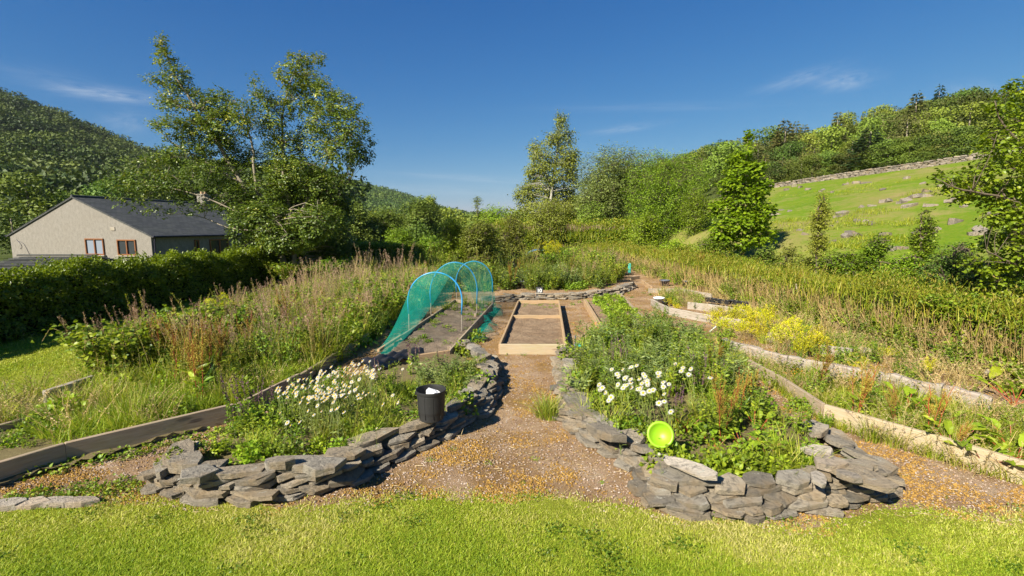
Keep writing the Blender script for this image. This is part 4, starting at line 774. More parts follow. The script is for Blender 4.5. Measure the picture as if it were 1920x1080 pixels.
for v in range(3):
    t_ = thing('daisy', 'white daisy with a yellow centre hanging before the black bucket', 'flower', loc=tuple(on(832, 790, .15))); hx, hy = R.normal(size=2)*.04
    g = G(); tubes(g, [curve([[0, 0, 0], [hx*.3, hy*.3, .2], [hx, hy, .42]], 6)], .003, .002, .5, 0, 5); P_ = np.array([[0, 0, z_] for z_ in (.03, .07, .12, .18)]); leaves(g, P_, side(P_, 1, .6), rdir(4, 1), .06, .014, .5, 0, 'o'); s_ = build('stem', g, M['stem'], t_)
    tn = norm(np.array([-.35+R.normal()*.25, -.65+R.normal()*.2, .75])); A1 = norm(np.cross(tn, [0, 1., .1])); B1 = np.cross(tn, A1); g = G(); n = 17; a = np.linspace(0, 2*PI, n, endpoint=False)+R.normal(size=n)*.05
    D_ = np.cos(a)[:, None]*A1+np.sin(a)[:, None]*B1; c0 = np.array([hx, hy, .42]); leaves(g, c0+D_*.006, norm(D_+.12*tn+R.normal(size=(n, 3))*.05), np.repeat(tn[None], n, 0), R.uniform(.020, .026, n), .0065, R.rand(n), 0, 'o'); f_ = build('petals', g, M['petal'], t_)
    g = G(); prof_ = [(.0105, -.001), (.0105, .003), (.008, .007), (.001, .009)]; Mx = lathe(prof_, 12); c_ = build('flower_centre', Mx, M['yolk'], t_); c_.location = tuple(c0); c_.rotation_euler = Vector(tn).to_track_quat('Z', 'Y').to_euler()
    KIDS[t_] = [(s_, []), (f_, []), (c_, [])]; DAISY.append(t_)
DAISY[0].scale = (.75,)*3
for t_, p_, lab in ((DAISY[1], (706, 840), 'single low white daisy near the front of the left slate bed'), (DAISY[2], (1240, 900), 'lone small daisy by the lime bowl')): t_.location = tuple(on(*p_, .2)); t_['label'] = lab; t_.scale = (.5,)*3
def dpts(lst, n, sx, sy, h0, h1, z=.12):
    out = []
    for k in range(n):
        a, b = lst[R.randint(len(lst))]; a += R.normal()*sx; b += R.normal()*sy; h = R.uniform(h0, h1); p = on(a, b, z+h); out.append((p[0], p[1], h))
    return out
daisies(dpts([(545, 735), (570, 720), (600, 715), (620, 700), (650, 705), (640, 725), (600, 740), (670, 690), (690, 700), (660, 735), (630, 745), (580, 745)], 215, 13, 7, .34, .46), 'in the dense white drift of the left slate bed', 'daisies in the left drift')
daisies(dpts([(700, 745), (735, 745), (720, 700), (560, 805), (765, 690), (620, 770), (540, 790), (590, 770), (680, 765)], 26, 16, 8, .25, .42), 'scattered round the edge of the left drift', 'daisies scattered left')
daisies(dpts([(1165, 705), (1180, 712), (1200, 700), (1215, 712), (1225, 722), (1250, 712), (1255, 725), (1175, 725), (1210, 730), (1140, 740), (1252, 735), (1190, 700)], 46, 7, 6, .42, .55), 'in the right slate bed', 'daisies in the right bed')
daisies(dpts([(1300, 690), (1310, 695), (1275, 685), (1240, 752), (1265, 755), (1165, 755), (1308, 705)], 12, 5, 5, .42, .55), 'standing apart from the right group', 'outlying daisies right')
# terrace beds
E1 = P2((1410, 705), (1545, 800), (1800, 880), (2050, 950), (2050, 800), (1862, 775), (1660, 730), (1480, 700), (1370, 665)); we = 'in the right hand weedy bed'
put('grass_tuft', sample(E1, 60, .12), we, .7, 1.2); put('green_grass', sample(E1, 26, .25), we, .4, .7); put('dry_weed', sample(E1, 40, .15), we, .6, 1.1); put('leafy_weed', sample(E1, 16, .3), we, .4, .75); put('lime_herb', sample(E1, 30, .18), we, .5, 1.0); put('leafy_weed', [tuple(on(a, b)[:2]) for a, b in ((1420, 668), (1500, 690), (1560, 700), (1620, 712), (1700, 730), (1730, 740), (1800, 755), (1460, 680))], 'screening the bleached sleeper', .5, .8)
put('big_leaf', [tuple(on(a, b)[:2]) for a, b in ((1785, 850), (1760, 800), (1850, 880), (1700, 770), (1905, 870), (1895, 840))], 'behind the pale pine board', .7, 1.0); put('dock', [tuple(on(a, b)[:2]) for a, b in ((1600, 790), (1680, 800), (1740, 830), (1785, 860), (1620, 760), (1530, 735))], 'with thin red stalks behind the pine board', .5, .75)
gg = G(); q = sampleN(E1, 12000); n = len(q); blades(gg, np.c_[q, 0*q[:, 0]], R.rand(n)*6.28, R.uniform(.06, .24, n), R.uniform(.3, 1.6, n), R.uniform(.005, .010, n), np.clip(.5+.3*vn(q[:, 0], q[:, 1], 2, .4)+R.normal(size=n)*.2, 0, 1), seg=3); tag(build('grass', gg, M['grass']), kind='stuff')
E2 = P2((1365, 632), (1480, 662), (1660, 695), (1862, 738), (1960, 760), (1960, 700), (1700, 660), (1560, 620), (1430, 590), (1360, 590), (1250, 572), (1230, 555), (1300, 548))
put('golden_shrub', [tuple(on(a, b, .1)[:2]) for a, b in ((1385, 605), (1410, 618), (1440, 612), (1480, 640), (1500, 650), (1530, 625), (1370, 600), (1455, 628), (1515, 640), (1400, 598), (1345, 600), (1360, 612), (1395, 622), (1425, 630), (1462, 642), (1490, 628), (1505, 662), (1520, 655), (1410, 604), (1440, 600), (1380, 592), (1350, 590), (1470, 618), (1510, 628), (1545, 655), (1535, 640))], 'on the right terraces', .85, 1.25)
put('golden_shrub', [tuple(on(a, b, .1)[:2]) for a, b in ((1330, 592), (1345, 600), (1255, 568), (1268, 575), (1590, 665), (1620, 680), (1660, 660), (1600, 700), (1300, 572), (1740, 690))], 'scattered thinly on the right terraces', .5, .8)
put('dry_weed', sample(E2, 90, .16), 'on the right terraces', .6, 1.1); put('lime_herb', sample(E2, 24, .25), 'on the right terraces', .7, 1.2); put('grass_tuft', sample(E2, 40, .2), 'on the right terraces', .7, 1.2); put('leafy_weed', sample(E2, 26, .25), 'on the right terraces', .5, .9); put('herb', sample(E2, 12, .3), 'on the right terraces', .6, 1.1); put('tall_grass', sample(E2, 26, .3), 'on the right terraces', .4, .7)
put('leafy_weed', [tuple(on(a, b)[:2]) for a, b in ((1545, 690), (1500, 660), (1535, 672), (1590, 690), (1640, 680), (1700, 720), (1240, 600), (1250, 570))], 'tall and bushy beside the sleeper', .8, 1.1)
put('rosette', sample([(1.5, 8.5), (5, 8.5), (5.5, 20), (2, 18)], 40, .25), 'on the path between the upper beds', .7, 1.4)
put('rosette', sample(P2((40, 880), (300, 830), (430, 800), (430, 815), (300, 850), (60, 900)), 26, .07), 'at the foot of the long brown board', .8, 1.5); put('rosette', sample(P2((20, 930), (260, 900), (260, 925), (20, 945)), 26, .08), 'on the gravel edge at the left', .7, 1.2)
put('rosette', [tuple(on(a, b)[:2]) for a, b in ((948, 665), (965, 664), (980, 666), (1040, 664), (995, 663))], 'against the pale front of the middle bed', .6, .9); put('rosette', sample([(-2, 3.8), (4.2, 3.9), (5.5, 5.2), (1, 5.0), (-1.6, 5.2)], 16, .3), 'thinly scattered on the mossy gravel', .3, .6)
put('rosette', sample([BL[:2], BR[:2], FR[:2], FL[:2]], 46, .1, lambda x, y: float(y > 8.9)), 'inside the netted bed', .7, 1.5, .12); put('leafy_weed', sample([BL[:2], BR[:2], on(896, 595)[:2], on(815, 595)[:2]], 14, .12), 'inside the netted bed', .3, .5, .12)
put('rosette', sample([D_[:2]-0*D_[:2], C_[:2], MR[:2], ML[:2]] if False else [tuple(on(975, 570, .1)[:2]), tuple(on(1045, 570, .1)[:2]), tuple(on(1046, 577, .1)[:2]), tuple(on(973, 577, .1)[:2])], 16, .1), 'at the far end of the middle bed', .5, .8, .1)
for (a, b), (c, d), nrow in (((1118, 562), (1165, 625), 34), ((1133, 558), (1180, 610), 26), ((1152, 560), (1200, 605), 20)):
    p, q = on(a, b), on(c, d); put('crop', [tuple((p+(q-p)*t_)[:2]+R.normal(size=2)*.06) for t_ in np.linspace(0, 1, nrow)], 'in the rows beside the tan board' if a == 1118 else 'in the second row' if a == 1133 else 'in the thin third row', .7, 1.2, .05)
# far bed behind the slate kerb
F_ = [(-2.7, 17.4), (.6, 17.6), (3.6, 18.3), (4.6, 20.5), (6.0, 25), (6.0, 36), (-4, 36), (-3.2, 27)]; wf = 'in the overgrown bed behind the slate kerb'
mass('weed_growth', ['leafy_weed'], sample(F_, 70, .35, lambda x, y: float(y < 23)), .9, 1.8); put('tall_grass', sample(F_, 40, .3), wf, .8, 1.3); mass('meadow_growth', ['green_grass', 'leafy_weed'], sample(F_, 240, .25), 1.2, 2.0); mass('lime_growth', ['lime_herb'], sample([(-2.5, 17.3), (3.4, 17.9), (3.5, 18.6), (-2.5, 18.2)], 30, .15), .9, 1.5); put('dock', sample(F_, 14, .8), wf, .8, 1.1); put('bramble', sample(F_, 16, 1.0), wf, 1.0, 1.7)
put('lance_weed', sample([(-.5, 18), (3, 18.3), (3, 21), (-.5, 21)], 26, .25), wf, 1.1, 1.9); put('green_grass', sample([(3.0, 18.6), (5.2, 21), (5.4, 27), (3.5, 27)], 34, .2), 'as a pale patch by the far path', .9, 1.4)
put('tall_grass', sample([(3.2, 20), (5.3, 22), (5.6, 30), (3.4, 30)], 34, .2), 'as a pinkish patch by the far path', .9, 1.4); put('marigold', [(1.6, 18.2), (1.9, 18.6), (-1.2, 17.9)], 'behind the slate kerb', .9, 1.2)
put('umbel', sample([(1.5, 23), (3.2, 23), (3.2, 28), (1.5, 28)], 5, .4), 'in front of the tall far hedge', 1.2, 1.6)
# ------------------------------------------------------------------ hedges
def hedge(root, path, width, hf, n, L, W, mname, lump=.14, spacing=1.6, shape='d', ragged=.05, corem='dark', name='foliage', toplit=0.25, base=0.0, upk=0.0):
    P = np.array(path, float); seg = np.linalg.norm(np.diff(P, axis=0), axis=1); S = np.concatenate([[0], np.cumsum(seg)]); y0 = P[:, 1].min()
    s = R.rand(n*3)*S[-1]; i = np.clip(np.searchsorted(S, s, 'right')-1, 0, len(seg)-1); d = np.diff(P, axis=0)[i]/seg[i][:, None]; c = P[i]+d*(s-S[i])[:, None]
    dist = np.linalg.norm(c, axis=1); k = R.rand(n*3) < (dist.min()/dist)**spacing; c, d, s, dist = c[k][:n], d[k][:n], s[k][:n], dist[k][:n]; m = len(s)
    nr = np.stack([d[:, 1], -d[:, 0]], 1); hh = hf(s); per = R.rand(m); hw = width/2
    face = np.where(per < .42, 1, np.where(per < .8, 0, -1)); tt = R.rand(m)
    off = np.where(face == 1, hw, np.where(face == 0, (tt*2-1)*hw, -hw)); z = np.where(face == 0, hh, tt**.8*hh)
    rnd = np.clip((z/hh-.75)/.25, 0, 1); off = off*np.where(face == 0, 1, 1-.18*rnd**2)
    ln = lump*vn(s, z*1.4+off, off, .45, 3)+lump*.5*vn(s, z*2, off, .16, 5); depth = -np.abs(R.normal(size=m))*.09+R.normal(size=m)*ragged*.4
    N = np.zeros((m, 3)); N[:, :2] = nr*np.where(face == 1, 1., np.where(face == -1, -1., 0.))[:, None]; N[face == 0, 2] = 1.0
    P3 = np.c_[c+nr*off[:, None], z+base]+N*(ln+depth)[:, None]; P3[:, 2] += (face == 0)*np.abs(R.normal(size=m))*ragged
    if base is not None: P3[:, 2] = np.maximum(P3[:, 2], .02+base)
    D = norm(N*.6+rdir(m)*.8+np.array([0, 0, -.15+upk])); NN = norm(N*.8+rdir(m)*.6+np.array([0, 0, .7])); sc = (dist/dist.min())**(spacing*.42)
    g = G(); leaves(g, P3, D, NN, R.uniform(.65, 1.15, m)*L*sc, R.uniform(.8, 1.1, m)*W*sc, np.clip(R.rand(m)*.8+toplit*(face == 0)*R.rand(m), 0, 1), shape=shape)  # top leaves run paler: sunlight on the hedge top put into their colour
    build(name, g, M[mname], root)
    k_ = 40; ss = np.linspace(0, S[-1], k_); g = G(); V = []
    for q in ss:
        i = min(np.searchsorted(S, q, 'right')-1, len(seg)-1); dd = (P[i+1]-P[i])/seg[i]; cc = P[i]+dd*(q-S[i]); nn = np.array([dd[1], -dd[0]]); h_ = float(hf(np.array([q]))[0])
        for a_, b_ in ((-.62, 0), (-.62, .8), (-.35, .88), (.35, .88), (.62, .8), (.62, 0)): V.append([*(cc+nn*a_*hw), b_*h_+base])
    id_ = np.arange(k_*6).reshape(k_, 6); g.add(V, [np.stack([id_[:-1, :-1], id_[1:, :-1], id_[1:, 1:], id_[:-1, 1:]], -1).reshape(-1, 4), id_[:1], id_[-1:, ::-1]]); build('shade_core', g, M[corem], root)  # solid near-black core: the hedge's inner shade put into its colour
hl = thing('hedge', 'long dark green hedge between the left lawn and the house', 'hedge')
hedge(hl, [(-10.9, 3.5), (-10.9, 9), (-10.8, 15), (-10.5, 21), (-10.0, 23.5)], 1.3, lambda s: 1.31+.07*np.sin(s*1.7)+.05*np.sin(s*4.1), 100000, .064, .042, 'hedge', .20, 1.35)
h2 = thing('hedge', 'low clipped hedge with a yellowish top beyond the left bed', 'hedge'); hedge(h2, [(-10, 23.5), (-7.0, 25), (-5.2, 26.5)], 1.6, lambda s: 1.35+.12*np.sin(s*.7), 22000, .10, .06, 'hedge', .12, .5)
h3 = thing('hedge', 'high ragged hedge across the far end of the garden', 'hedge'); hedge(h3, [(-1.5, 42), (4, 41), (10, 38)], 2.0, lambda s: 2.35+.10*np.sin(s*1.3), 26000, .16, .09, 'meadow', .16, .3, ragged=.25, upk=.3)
gg = G(); m_ = 9000; q = np.stack([R.uniform(-1.8, 10, m_), 0*R.rand(m_)], 1); yy = 42-np.clip(q[:, 0]+1.5, 0, 20)*.33+R.normal(size=m_)*.6; blades(gg, np.c_[q[:, 0], yy, R.uniform(1.2, 2.1, m_)], R.rand(m_)*6.28, R.uniform(.25, .7, m_), R.uniform(.05, .6, m_), .035, R.rand(m_)*.8, seg=2); build('grass_top', gg, M['meadow'], h3); gg = G(); m_ = 2600; q = R.uniform(-1.8, 10, m_); blades(gg, np.c_[q, 42-np.clip(q+1.5, 0, 20)*.33+R.normal(size=m_)*.6, R.uniform(1.9, 2.25, m_)], R.rand(m_)*6.28, R.uniform(.2, .6, m_), .3, .03, R.rand(m_), seg=2); build('seeding_grass', gg, M['pinkseed'], h3)
hr = thing('hedge', 'dry stemmed weed topped hedge on the right of the terraces', 'hedge'); hp = [(8.1, 5.8), (7.9, 8), (7.7, 12), (7.5, 18), (7.3, 24), (6.9, 31), (5.8, 35)]
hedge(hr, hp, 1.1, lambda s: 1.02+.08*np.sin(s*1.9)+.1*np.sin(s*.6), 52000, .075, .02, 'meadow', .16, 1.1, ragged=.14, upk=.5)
def alongpath(path, n, off, sp=1.0):
    P = np.array(path, float); seg = np.linalg.norm(np.diff(P, axis=0), axis=1); S = np.concatenate([[0], np.cumsum(seg)]); s = R.rand(n*4)*S[-1]; i = np.clip(np.searchsorted(S, s, 'right')-1, 0, len(seg)-1); d = np.diff(P, axis=0)[i]/seg[i][:, None]
    c = P[i]+d*(s-S[i])[:, None]; dist = np.linalg.norm(c, axis=1); k = R.rand(len(s)) < (dist.min()/dist)**sp; c, d = c[k][:n], d[k][:n]; return c+np.stack([-d[:, 1], d[:, 0]], 1)*(off+R.normal(size=len(c))*.10)[:, None], np.linalg.norm(c, axis=1)
gg = G(); c, ds = alongpath(hp, 3000, .52, 1.1); m_ = len(c); t = np.linspace(0, 1, 4)[None, :, None]; hh = R.uniform(.45, .95, m_); dr = np.c_[R.normal(size=(m_, 2))*.16, hh][:, None]; tubes(gg, np.c_[c, np.zeros(m_)][:, None]+dr*t+R.normal(size=(m_, 4, 3))*.012, R.uniform(.004, .010, m_)*(ds/7)**.5, .003, R.rand(m_), 0, 3); build('dry_stems', gg, M['drystem'], hr)['kind'] = 'stuff'
gg = G(); c, ds = alongpath(hp, 11000, .0, 1.0); c[:, 0] += R.normal(size=len(c))*.38; m_ = len(c); blades(gg, np.c_[c, R.uniform(.6, 1.0, m_)], R.rand(m_)*6.28, R.uniform(.15, .42, m_), R.uniform(.1, 1.1, m_), .008*(ds/7)**.8, R.rand(m_), seg=2); build('grass_top', gg, M['meadow'], hr)['kind'] = 'stuff'
for i, (x, y) in enumerate(((1655, 640), (1720, 655), (1500, 600), (1745, 665), (1620, 600))):
    p = on(x, y); g = G(); tubes(g, [curve([p, p+np.array([.02, .1, .45]), p+np.array([-.05, .2, .9])], 7, .01)], .035, .02, sides=7); tag(build('stump', g, M['bark'], smooth=True), 'thick grey stem in the foot of the dry hedge', 'stem', 'grey stems of the dry hedge')
mass('leafy_top', ['leafy_weed', 'lime_herb', 'dock', 'bramble'], [tuple(x) for x in alongpath(hp, 120, .15, .8)[0]], .5, .95, .52, hr); mass('face_growth', ['lime_herb', 'herb', 'dry_weed'], [tuple(x) for x in alongpath(hp, 150, .55, .7)[0]], .8, 1.5, .25, hr)
put('dry_weed', [tuple(x) for x in alongpath(hp, 60, .85, .8)[0]], 'at the foot of the dry hedge', .6, 1.2); put('leafy_weed', [tuple(x) for x in alongpath(hp, 50, .7, .5)[0]], 'in the face of the dry hedge', .8, 1.5); put('green_grass', [tuple(x) for x in alongpath(hp, 30, .5, .3)[0]], 'along the dry hedge', 1.2, 1.8)
BK = [(8.8, 6.5), (11.0, 6.5), (11.0, 14), (10.5, 30), (7.9, 31), (8.6, 18)]
put('bramble', sample(BK, 60, .6), 'behind the dry hedge', .9, 1.4, gz=True); put('leafy_weed', sample(BK, 30, .5), 'behind the dry hedge', .9, 1.5, gz=True)
put('bramble', sample([(7.6, 5.8), (9.8, 5.8), (10.2, 8.5), (8.4, 9)], 14, .4), 'dense at the right edge near the sleeper end', 1.0, 1.6); put('big_leaf', [tuple(on(a, b)[:2]) for a, b in ((1880, 720), (1850, 700), (1900, 760))], 'in the nettles right of the sleeper', 1.1, 1.4)
# ------------------------------------------------------------------ trees
def volume(blobs, n, shell=.55, gap=.25, gs=.8, seed=1):
    w = np.array([b[1][0]*b[1][2]+b[1][1]*b[1][2] for b in blobs])*np.array([b[2] if len(b) > 2 else 1 for b in blobs]); w = w/w.sum(); out = []; oo = []
    while sum(map(len, out)) < n:
        i = R.choice(len(blobs), n, p=w); c = np.array([blobs[j][0] for j in i]); r = np.array([blobs[j][1] for j in i]); d = rdir(n, .15); q = R.rand(n)**(1/3.)*(1-shell)+shell*R.rand(n)**.25
        p = c+d*r*q[:, None]*(1+.12*vn(d[:, 0]*2, d[:, 1]*2, d[:, 2]*2, .5, seed))[:, None]; k = vn(p[:, 0], p[:, 1], p[:, 2], gs, seed) > -1+gap*2-R.rand(n)*.3; out.append(p[k]); oo.append(norm(d*r)[k])
    return np.concatenate(out)[:n], np.concatenate(oo)[:n]
def sprays(g, C, O, k, L, W, spr, shape='d', droop=.15, var=None, flat=.5):
    n = len(C); i = np.repeat(np.arange(n), k); t = R.uniform(-.5, .5, n*k); Oi = O[i]; Bs = norm(np.cross(Oi, [0, 0, 1.])+1e-4); sg = R.choice([-1, 1], n*k)
    P = C[i]+Oi*(t*spr)[:, None]+Bs*(R.normal(size=n*k)*spr*.26)[:, None]+R.normal(size=(n*k, 3))*spr*.13; D = norm(Oi*.5+Bs*sg[:, None]*.9+R.normal(size=(n*k, 3))*.35-np.array([0, 0, droop]))
    N = norm(rdir(n*k)*flat+Oi*.35+np.array([0, 0, .8])); v = np.clip((R.rand(n)[i]*.45+R.rand(n*k)*.55) if var is None else var[i]+R.normal(size=n*k)*.12, 0, 1); leaves(g, P, D, N, R.uniform(.65, 1.1, n*k)*L, R.uniform(.7, 1.1, n*k)*W, v, shape=shape)
def branches(g, limbs, C, rt=.012, ratio=.07, sides=4):
    S = []
    for pts, r0, r1 in limbs:
        c = curve(pts, 16, r0*.25); tubes(g, [c], r0, r1, .5, 0, 8); S.append(np.c_[c, np.linspace(r0, r1, 16)])
    S = np.concatenate(S); nn = max(6, int(len(C)*ratio)); nodes = C[R.choice(len(C), nn, replace=False)]; paths = []; rr = []
    for q in nodes:
        d = np.linalg.norm(S[:, :3]-q, axis=1)+np.maximum(0, S[:, 2]-q[2]+.1)*1.6; a = S[np.argmin(d)]; L = np.linalg.norm(q-a[:3]); m = (a[:3]+q)/2+np.array([0, 0, .10*L])+R.normal(size=3)*.07*L; paths.append(curve([a[:3], m, q], 7)); rr.append(min(a[3]*.55, .012+.014*L))
    tubes(g, paths, np.array(rr), rt*.5, .5, 0, 5); m = min(len(C), 2600); sub = C[R.choice(len(C), m, replace=False)]; A = np.concatenate([np.array(paths).reshape(-1, 3), nodes]); tw = []
    for q in sub: a = A[np.argmin(((A-q)**2).sum(1))]; tw.append(np.linspace(a, q, 3)+np.array([[0, 0, 0], [0, 0, .04], [0, 0, 0]]))
    tubes(g, tw, rt*.45, rt*.2, .5, 0, 3)
def bigtree(name, label, limbs, blobs, ncl, k, L, W, spr, lm, bm, shape='d', droop=.15, rt=.012, gap=.25, gs=.8, shell=.5, seed=1, up=.25, cat='tree', group=None, varf=None):
    t = thing(name, label, cat, group, loc=tuple(limbs[0][0][0])); off = np.array(limbs[0][0][0]); C, O = volume(blobs, ncl, shell, gap, gs, seed); O = norm(O+np.array([0, 0, up])+R.normal(size=O.shape)*.3)
    g = G(); branches(g, limbs, C, rt); g.v = [v-off for v in g.v]; build('trunk', g, M[bm], t, smooth=True)
    g = G(); sprays(g, C, O, k, L, W, spr, shape, droop, varf(C) if varf else None); g.v = [v-off for v in g.v]; build('crown', g, M[lm], t); return t
def PB(lst, Y, dz=.8, depth=1.2):
    out = []
    for b in lst: px, py, rx, ry = b[:4]; yy = Y+(b[4] if len(b) > 4 else R.normal()*depth); out.append((atY(px, py, yy), np.array([rx*Y/FPX, rx*Y/FPX*dz, ry*Y/FPX]), b[5] if len(b) > 5 else 1.0))
    return out
def PL(lst, Y): return [atY(p[0], p[1], Y+(p[2] if len(p) > 2 else 0)) for p in lst]
Y = 20.0
limbs = [(PL([(535, 500), (520, 455), (490, 400), (455, 345), (415, 280), (375, 215), (335, 150), (300, 75)], Y), .24, .02), (PL([(490, 400), (478, 330), (470, 260), (450, 200)], Y), .13, .02), (PL([(552, 500), (548, 430), (535, 350), (528, 270), (532, 200), (560, 110)], Y), .17, .02),
         (PL([(548, 430), (590, 350), (625, 280), (660, 230)], Y), .12, .02), (PL([(540, 430), (610, 400), (655, 340)], Y), .10, .02), (PL([(500, 420), (440, 395), (370, 365), (300, 350), (235, 345)], Y-1.5), .10, .015), (PL([(505, 430), (440, 430), (370, 405), (310, 400)], Y-1), .08, .015), (PL([(455, 345), (380, 300), (320, 265), (290, 230)], Y), .07, .012), (PL([(375, 215), (320, 190), (275, 148)], Y), .05, .01)]
bl = PB([(303, 85, 9, 20, 0), (312, 115, 18, 18, 0), (330, 145, 26, 20, 0), (292, 150, 22, 7, 0), (345, 185, 40, 24), (310, 195, 22, 12), (380, 200, 35, 30), (415, 195, 30, 28), (425, 240, 45, 35), (380, 250, 45, 35), (455, 215, 25, 28), (330, 240, 35, 22), (300, 235, 18, 10), (350, 290, 45, 25), (300, 300, 30, 12), (420, 290, 50, 30),
          (262, 318, 38, 20, -1.5, .7), (225, 345, 30, 16, -1.5, .6), (290, 345, 44, 22, -1.5, .8), (245, 375, 30, 15, -1.4, .5), (330, 345, 42, 22, -1.5, .7), (385, 335, 40, 30, -1.2, 1.1), (365, 385, 36, 16, -1.2, .6), (300, 395, 26, 10, -1, .5), (440, 380, 36, 30, -1, 1.2), (455, 435, 26, 22, -.5, 1.0), (450, 330, 36, 36), (478, 155, 10, 14), (495, 185, 22, 20), (520, 215, 30, 28), (500, 250, 28, 26), (560, 115, 24, 16), (545, 145, 30, 22), (590, 110, 18, 10), (585, 150, 28, 22), (600, 180, 34, 26), (560, 190, 34, 26), (640, 200, 34, 24), (610, 225, 36, 26), (655, 235, 34, 28), (680, 275, 26, 24),
          (585, 265, 42, 32), (640, 280, 42, 28), (540, 280, 32, 38), (495, 300, 34, 34), (670, 300, 26, 14), (560, 330, 60, 36, 0, 1.5), (610, 350, 50, 38, 0, 1.6), (500, 365, 50, 40, 0, 1.2), (560, 390, 70, 45, 1, 2.6), (620, 400, 42, 50, 1, 3.2), (490, 420, 36, 36, 0, 1.5), (500, 405, 40, 26, -1.9, 2.2), (600, 415, 46, 28, -2.0, 2.2), (545, 440, 56, 30, -2.0, 2.5), (455, 415, 26, 20, -2.2, 1.5), (550, 440, 75, 36, .3, 3.0), (620, 455, 45, 35, 1, 3.0), (500, 465, 50, 28, 0, 1.3)], Y, .9, .7)
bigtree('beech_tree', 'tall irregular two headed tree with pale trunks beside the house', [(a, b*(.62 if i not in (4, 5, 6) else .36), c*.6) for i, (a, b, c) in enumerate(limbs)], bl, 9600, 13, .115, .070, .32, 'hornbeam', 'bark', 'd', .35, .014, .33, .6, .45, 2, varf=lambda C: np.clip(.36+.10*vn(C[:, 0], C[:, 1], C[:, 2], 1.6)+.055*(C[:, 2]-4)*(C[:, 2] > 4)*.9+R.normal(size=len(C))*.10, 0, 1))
Y = 22.0; lm = [(PL([(1392, 478), (1394, 420), (1396, 340), (1402, 262)], Y), .07, .01)]
bigtree('young_maple', 'young upright maple with bright green leaves before the pasture', lm, PB([(1404, 262, 7, 16, 0), (1396, 285, 15, 16, 0), (1375, 302, 14, 11), (1418, 315, 16, 14), (1390, 325, 30, 20, 0), (1370, 350, 24, 18), (1424, 352, 22, 20), (1395, 375, 40, 22, 0), (1356, 392, 26, 20), (1434, 398, 18, 20), (1390, 415, 46, 24, 0), (1354, 435, 26, 18), (1430, 438, 24, 18), (1392, 452, 40, 14, 0)], Y, .9, .3), 1050, 9, .155, .13, .30, 'syc', 'bark2', 'o', .25, .01, .34, .5, .5, 3)
Y = 48.0; lm = [(PL([(1028, 455), (1030, 410), (1036, 350), (1043, 290), (1050, 222)], Y), .22, .02), (PL([(1036, 350), (1015, 310), (1002, 285)], Y), .08, .02)]
bigtree('birch_tree', 'tall slender silver birch with drooping foliage at the garden end', lm, PB([(1052, 228, 10, 16, 0), (1058, 255, 20, 16), (1036, 262, 16, 14), (1005, 278, 13, 16), (1020, 300, 24, 20), (1062, 290, 22, 24), (1042, 320, 34, 26, 0), (1076, 300, 8, 16), (1000, 325, 18, 22), (1070, 340, 18, 24), (1015, 355, 34, 24), (985, 365, 20, 20), (1050, 370, 34, 28), (1020, 395, 46, 22), (1062, 395, 28, 22)], Y, .9, .8), 2300, 11, .21, .12, .80, 'birchleaf', 'birchbark', 'd', .7, .02, .36, 1.6, .3, 4, -.2)
def bush(name, label, px, top, bot, w, Y, lm, n=700, k=11, L=.16, W=.09, spr=.7, cat='tree', group=None, bm='bark2', tall=1.0, shape='d', gap=.15, seed=1, up=.3, gz=None):
    zt = atY(px, top, Y); zb = atY(px, bot, Y); hh = zt[2]-zb[2]; hw = w*Y/FPX/2; cx = zt[0]; zb2 = zb[2]; bl = []
    for i in range(16):
        a = R.rand()*6.28; e = R.rand()**.6*.62; f = R.uniform(.2, .82); rr = R.uniform(.28, .42)*(1.1-.45*abs(f-.45)); bl.append((np.array([cx+math.cos(a)*e*hw*(1.15-.5*f), Y+math.sin(a)*e*hw, zb2+hh*f]), np.array([hw*rr*1.2, hw*rr*1.2, min(hh*.2, hw*rr*1.3)])))
    bl.append((np.array([cx, Y, zb2+hh*.86]), np.array([hw*.4, hw*.4, hh*.14]))); bl.append((np.array([cx, Y, zb2+hh*.18]), np.array([hw*.75, hw*.75, hh*.18])))
    g0 = float(H(cx, Y)) if gz is None else gz; lmb = [([[cx+.1, Y, g0-.1], [cx, Y, (g0+zb2+hh*.4)/2], [cx-.1, Y, zb2+hh*.8]], .05+hh*.016, .02)]
    return bigtree(name, label, lmb, bl, n, k, L, W, spr, lm, bm, shape, .3, .02, gap, max(.4, hh*.12), .55, seed, up, cat, group)
bush('willow_tree', 'grey green willow with airy crown right of the birch', 1155, 268, 462, 185, 45, 'willowgrey', 3200, 12, .24, .085, .9, gap=.12, seed=5)
bush('willow_tree', 'broad bright yellow green willow between the grey willow and maple', 1258, 282, 470, 215, 38, 'willow', 3000, 12, .20, .06, .75, seed=6, gap=.12)
bush('willow_tree', 'lower bright willow bush left of the maple', 1310, 345, 475, 80, 33, 'willow', 900, 11, .17, .055, .6, seed=7)
bush('willow_tree', 'dark rounded shrub between birch and bright willow', 1110, 380, 465, 90, 42, 'wood2', 700, 11, .2, .1, .7, seed=8)
bush('fruit_tree', 'small round tree left below the birch', 1030, 375, 458, 90, 40, 'birchleaf', 800, 11, .17, .09, .6, seed=9)
bush('garden_bush', 'bright green bush left of the netted tunnel top', 850, 412, 496, 66, 22.5, 'willow', 850, 11, .12, .045, .42, 'bush', seed=10)
bush('garden_bush', 'pale green leafy bush behind the farthest hoop', 905, 418, 500, 90, 21.5, 'birchleaf', 950, 11, .11, .06, .42, 'bush', seed=11)
bush('garden_bush', 'thin sapling with pale leaves in front of the far hedge', 962, 400, 488, 70, 25, 'birchleaf', 620, 11, .10, .055, .4, 'bush', seed=12, gap=.3)
bush('garden_bush', 'dense rounded shrub behind the pale leafy bush', 930, 388, 470, 110, 46, 'willow', 900, 11, .2, .1, .7, 'bush', seed=13)
